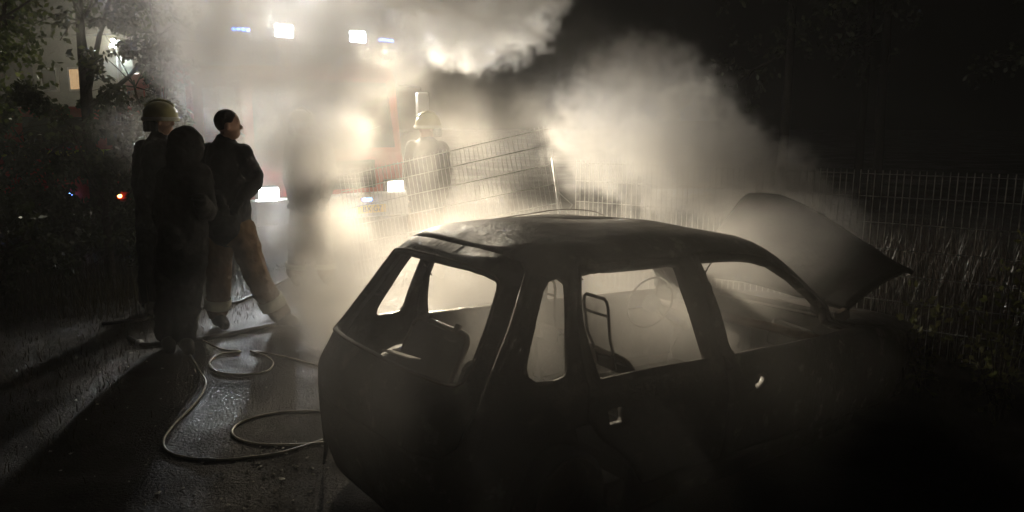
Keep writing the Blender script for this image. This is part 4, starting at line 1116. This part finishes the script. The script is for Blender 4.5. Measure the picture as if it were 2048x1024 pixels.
# fallen pieces: pale flakes, straw
r = random.Random(77); fb = MB()
for _ in range(170):
    if r.random() < 0.6: x, y = r.gauss(-1.25, 0.28), r.gauss(3.55, 0.28)
    else: x, y = r.uniform(-3.2, -0.9), r.uniform(3.2, 6.0)
    s = r.uniform(0.004, 0.016) * (1.6 if r.random() < 0.06 else 1)
    z = hgt(x, y) - 0.010
    q = r.uniform(0, 6.28)
    pts = [(x + s * r.uniform(.5, 1.2) * math.cos(q + k * 1.26), y + s * r.uniform(.5, 1.2) * math.sin(q + k * 1.26), z + r.uniform(0.0, 0.006)) for k in range(5)]
    fb.add(pts + [(x, y, z + 0.008)], [(k, (k + 1) % 5, 5) for k in range(5)])
tag(fb.build("debris", M["ash"]), "small pale flakes of glass and ash scattered on the wet ground", "debris", kind="stuff")
# ------------------------------------------------------------------ smoke: voxel grids filled by a field of drifting puffs
class Fld:
    """tiny arithmetic wrapper round geometry-node sockets"""
    def __init__(self, nt, s): self.nt, self.s = nt, s
    def _m(self, op, *a):
        n = self.nt.nodes.new("ShaderNodeMath"); n.operation = op
        for i, x in enumerate((self,) + a):
            if isinstance(x, Fld): self.nt.links.new(x.s, n.inputs[i])
            else: n.inputs[i].default_value = x
        return Fld(self.nt, n.outputs[0])
    def __add__(self, o): return self._m('ADD', o)
    def __sub__(self, o): return self._m('SUBTRACT', o)
    def __mul__(self, o): return self._m('MULTIPLY', o)
    __radd__ = __add__
    __rmul__ = __mul__
    def __truediv__(self, o): return self._m('DIVIDE', o)
    def max(self, o): return self._m('MAXIMUM', o)
    def min(self, o): return self._m('MINIMUM', o)
    def smax(self, o, k): return self._m('SMOOTH_MAX', o, k)
    def abs(self): return self._m('ABSOLUTE')
    def pow(self, e): return self._m('POWER', e)
    def ramp(self, a, b, lo=0.0, hi=1.0, smooth=True):
        n = self.nt.nodes.new("ShaderNodeMapRange")
        n.interpolation_type = 'SMOOTHSTEP' if smooth else 'LINEAR'
        self.nt.links.new(self.s, n.inputs["Value"])
        n.inputs["From Min"].default_value = a; n.inputs["From Max"].default_value = b
        n.inputs["To Min"].default_value = lo; n.inputs["To Max"].default_value = hi
        return Fld(self.nt, n.outputs["Result"])
class Vec:
    def __init__(self, nt, s): self.nt, self.s = nt, s
    def _m(self, op, *a, scale=None, out=0):
        n = self.nt.nodes.new("ShaderNodeVectorMath"); n.operation = op
        for i, x in enumerate((self,) + a):
            if isinstance(x, Vec): self.nt.links.new(x.s, n.inputs[i])
            else: n.inputs[i].default_value = x
        if scale is not None:
            if isinstance(scale, Fld): self.nt.links.new(scale.s, n.inputs["Scale"])
            else: n.inputs["Scale"].default_value = scale
        return n
    def add(self, o): return Vec(self.nt, self._m('ADD', o).outputs[0])
    def sub(self, o): return Vec(self.nt, self._m('SUBTRACT', o).outputs[0])
    def mul(self, o): return Vec(self.nt, self._m('MULTIPLY', o).outputs[0])
    def scale(self, k): return Vec(self.nt, self._m('SCALE', scale=k).outputs[0])
    def dot(self, o): return Fld(self.nt, self._m('DOT_PRODUCT', o).outputs["Value"])
    def length(self): return Fld(self.nt, self._m('LENGTH').outputs["Value"])
def noise(nt, p, scale, detail=5.0, rough=0.55, off=(0, 0, 0), dist=0.0, vec=False):
    n = nt.nodes.new("ShaderNodeTexNoise")
    n.inputs["Scale"].default_value = scale
    n.inputs["Detail"].default_value = detail
    n.inputs["Roughness"].default_value = rough
    n.inputs["Distortion"].default_value = dist
    q = p.add(off)
    nt.links.new(q.s, n.inputs["Vector"])
    return Vec(nt, n.outputs["Color"]) if vec else Fld(nt, n.outputs["Fac"])
def capsule(p, a, b, ra, rb, sq=(1, 1, 1)):
    """1 on the axis, 0 at the radius, negative outside"""
    a = Vector(a); b = Vector(b)
    ab = b - a
    q = p.sub(a)
    t = q.dot(ab / max(ab.length_squared, 1e-6)).max(0.0).min(1.0)
    ax = Vec(p.nt, _const(p.nt, ab)).scale(t)
    d = q.sub(ax).mul(tuple(1 / k for k in sq)).length()
    r = t * (rb - ra) + ra
    return (d / r) * -1.0 + 1.0
def _const(nt, v):
    n = nt.nodes.new("FunctionNodeInputVector"); n.vector = tuple(v)
    return n.outputs[0]

def smoke_mat(name, col, aniso, dens=1.0):
    m = bpy.data.materials.new(name)
    m.use_nodes = True
    nt = m.node_tree
    nt.nodes.clear()
    o = nt.nodes.new("ShaderNodeOutputMaterial")
    v = nt.nodes.new("ShaderNodeVolumePrincipled")
    v.inputs["Color"].default_value = (*col, 1)
    v.inputs["Anisotropy"].default_value = aniso
    v.inputs["Density"].default_value = dens
    nt.links.new(v.outputs[0], o.inputs["Volume"])
    return m

def smoke_volume(name, lo, hi, vox, field, mt, label, step=0.0):
    vol = bpy.data.volumes.new(name)
    ob = bpy.data.objects.new(name, vol)
    COL.objects.link(ob)
    vol.materials.append(mt)
    vol.render.step_size = step
    ng = bpy.data.node_groups.new(name + "_field", 'GeometryNodeTree')
    ng.interface.new_socket("Geometry", in_out='INPUT', socket_type='NodeSocketGeometry')
    ng.interface.new_socket("Geometry", in_out='OUTPUT', socket_type='NodeSocketGeometry')
    out = ng.nodes.new("NodeGroupOutput")
    pos = ng.nodes.new("GeometryNodeInputPosition")
    vc = ng.nodes.new("GeometryNodeVolumeCube")
    vc.inputs["Min"].default_value = lo
    vc.inputs["Max"].default_value = hi
    for ax, k in (("X", 0), ("Y", 1), ("Z", 2)):
        vc.inputs["Resolution " + ax].default_value = max(4, int((hi[k] - lo[k]) / vox))
    d = field(ng, Vec(ng, pos.outputs[0]))
    ng.links.new(d.s, vc.inputs["Density"])
    sm = ng.nodes.new("GeometryNodeSetMaterial")
    sm.inputs["Material"].default_value = mt
    ng.links.new(vc.outputs[0], sm.inputs[0])
    ng.links.new(sm.outputs[0], out.inputs[0])
    md = ob.modifiers.new("field", 'NODES')
    md.node_group = ng
    tag(ob, label, "smoke", kind="stuff")
    return ob

SMOKE = [  # density, edge softness, noise weight, capsules (a, b, ra, rb)
    # low bank rolling along the far side of the car
    (1.30, 0.80, 0.8, [((-1.5, 5.6, 0.25), (0.1, 5.7, 0.55), 0.55, 0.85), ((0.0, 5.7, 0.5), (1.3, 6.1, 0.55), 0.85, 0.60)]),
    (0.45, 0.90, 0.9, [((-1.5, 6.2, 0.4), (-0.7, 6.3, 0.85), 0.65, 0.75)]),
    # screen that veils the engine
    (0.06, 1.00, 0.7, [((-1.2, 7.0, 0.3), (-0.2, 6.9, 0.6), 0.55, 0.7)]),
    (4.00, 1.10, 0.65, [((-2.25, 7.3, 0.7), (-1.6, 7.0, 0.7), 0.50, 0.50), ((-2.3, 7.5, 1.5), (-1.6, 7.2, 1.6), 0.70, 0.60), ((-2.9, 7.6, 2.4), (-1.3, 7.3, 2.5), 0.9, 0.65)]),
    (2.00, 1.10, 0.65, [((-3.2, 7.8, 3.4), (-0.8, 7.4, 3.4), 0.9, 0.7)]),
    (0.06, 1.10, 0.7, [((-0.9, 7.3, 2.05), (0.1, 7.2, 2.1), 0.6, 0.65), ((-0.9, 7.3, 2.3), (-0.2, 7.2, 2.3), 0.6, 0.6)]),
    (0.13, 1.00, 0.8, [((-0.7, 8.4, 1.25), (0.6, 8.3, 1.5), 0.65, 0.65)]),
    (1.10, 1.00, 0.9, [((-1.25, 6.05, 1.55), (-0.35, 5.95, 1.8), 0.42, 0.45)]),
    (0.16, 1.00, 0.8, [((-1.5, 7.5, 1.5), (-1.0, 7.4, 2.3), 0.45, 0.5)]),
    (0.06, 1.00, 0.8, [((-3.2, 5.2, 1.3), (-1.8, 5.3, 1.1), 0.6, 0.6)]),
    # extra thin smoke added round the engine's roof lamps for a glow
    (0.28, 1.00, 0.6, [((-3.6, 10.2, 3.0), (-1.6, 10.6, 3.0), 0.7, 0.7)]),
    # thin drift over the people's heads
    (0.40, 1.00, 0.7, [((-2.6, 7.7, 2.6), (-4.1, 7.7, 3.1), 0.9, 0.9), ((-2.4, 7.7, 1.2), (-3.6, 7.6, 1.6), 0.65, 0.6)]),
    # smoke filling the cabin and spilling past the near side
    (1.00, 0.90, 0.5, [((0.2, 3.75, 0.8), (1.8, 4.95, 0.8), 0.62, 0.6)]),
    (0.65, 1.00, 1.0, [((-0.6, 2.6, 0.9), (0.55, 2.35, 0.9), 0.7, 0.7)]),
    # curls creeping along the ground by the rear corner
    (0.70, 0.60, 1.3, [((-1.6, 5.7, 0.15), (-0.9, 4.7, 0.2), 0.38, 0.38)]),
]
# crisp billowing smoke: plume from under the bonnet leaning left over the fence, and the cloud right of the roof lamps
PLUME = [
    (2.20, 0.20, 0.9, [((2.60, 6.05, 0.95), (2.15, 6.25, 1.22), 0.20, 0.34), ((2.15, 6.25, 1.22), (1.55, 6.65, 1.45), 0.34, 0.45)]),
    (0.80, 0.18, 1.0, [((1.55, 6.65, 1.50), (1.15, 6.95, 1.75), 0.48, 0.56)]),
    (0.12, 0.20, 1.0, [((1.15, 6.95, 1.75), (0.75, 7.2, 1.95), 0.56, 0.52), ((0.85, 7.1, 2.15), (0.70, 7.2, 2.45), 0.42, 0.30)]),
]
CLOUD = [
    (2.20, 0.20, 0.9, [((-2.0, 9.0, 3.2), (-0.30, 8.3, 3.15), 0.36, 0.58), ((-1.2, 8.8, 3.5), (-0.10, 8.3, 3.45), 0.55, 0.6)]),
]
def mass(q, n, groups):
    tot = None
    for dens, edge, nw, caps in groups:
        m = None
        for a, b, ra, rb in caps:
            c = capsule(q, a, b, ra, rb)
            m = c if m is None else m.smax(c, 0.15)
        d = (m + n * nw).ramp(0.0, edge) * dens
        tot = d if tot is None else tot + d
    return tot
def field_main(nt, p):
    warp = noise(nt, p, 0.6, 2, 0.5, (3, 7, 1), vec=True).sub((0.5, 0.5, 0.5)).scale(0.9)
    q = p.add(warp)
    w2 = noise(nt, q, 2.0, 3, 0.55, (11, 2, 5), vec=True).sub((0.5, 0.5, 0.5)).scale(0.40)
    q = q.add(w2)
    n = (noise(nt, q, 1.5, 6, 0.66, (1, 1, 9)) - 0.5) * 2.2 + (noise(nt, q, 5.2, 4, 0.6, (4, 8, 2)) - 0.5) * 0.7
    return mass(q, n, SMOKE)
def field_crisp(groups, off):
    def f(nt, p):
        w1 = noise(nt, p, 1.3, 2, 0.5, off, vec=True).sub((0.5, 0.5, 0.5)).scale(0.45)
        q = p.add(w1)
        w2 = noise(nt, q, 4.0, 3, 0.5, (11, 2, 5), vec=True).sub((0.5, 0.5, 0.5)).scale(0.22)
        q2 = q.add(w2)
        # rounded puffs: folded noise gives cauliflower edges
        b1 = (noise(nt, q2, 2.9, 2, 0.5, (1, 1, 9)) - 0.5).abs() * -4.0 + 0.55
        b2 = (noise(nt, q2, 7.5, 3, 0.55, (4, 8, 2)) - 0.5).abs() * -2.2 + 0.25
        n = b1 + b2
        return mass(q, n, groups)
    return f
M["smoke"] = smoke_mat("smoke_air", (0.97, 0.953, 0.925), 0.2)
smoke_volume("smoke", (-6.2, 1.4, 0.0), (3.8, 12.0, 4.6), 0.075, field_main, M["smoke"], "pale smoke drifting off the burnt car towards the fire engine", 0.0)
smoke_volume("smoke_plume", (-1.0, 5.2, 0.4), (3.1, 8.4, 3.3), 0.045, field_crisp(PLUME, (3, 7, 1)), M["smoke"], "billowing plume of smoke rising from the open bonnet over the fence", 0.04)
smoke_volume("smoke_cloud", (-3.0, 7.4, 2.2), (0.9, 10.0, 4.4), 0.05, field_crisp(CLOUD, (8, 1, 4)), M["smoke"], "bright puffy cloud of smoke beside the fire engine's roof lamps", 0.06)
M["haze"] = smoke_mat("haze_air", (0.9, 0.88, 0.84), 0.4, 0.005)
hz = MB().box((-2, 20, 5.2), (60, 54, 12.8)).build("haze", M["haze"])
tag(hz, "thin smoke hanging in the night air", kind="stuff")
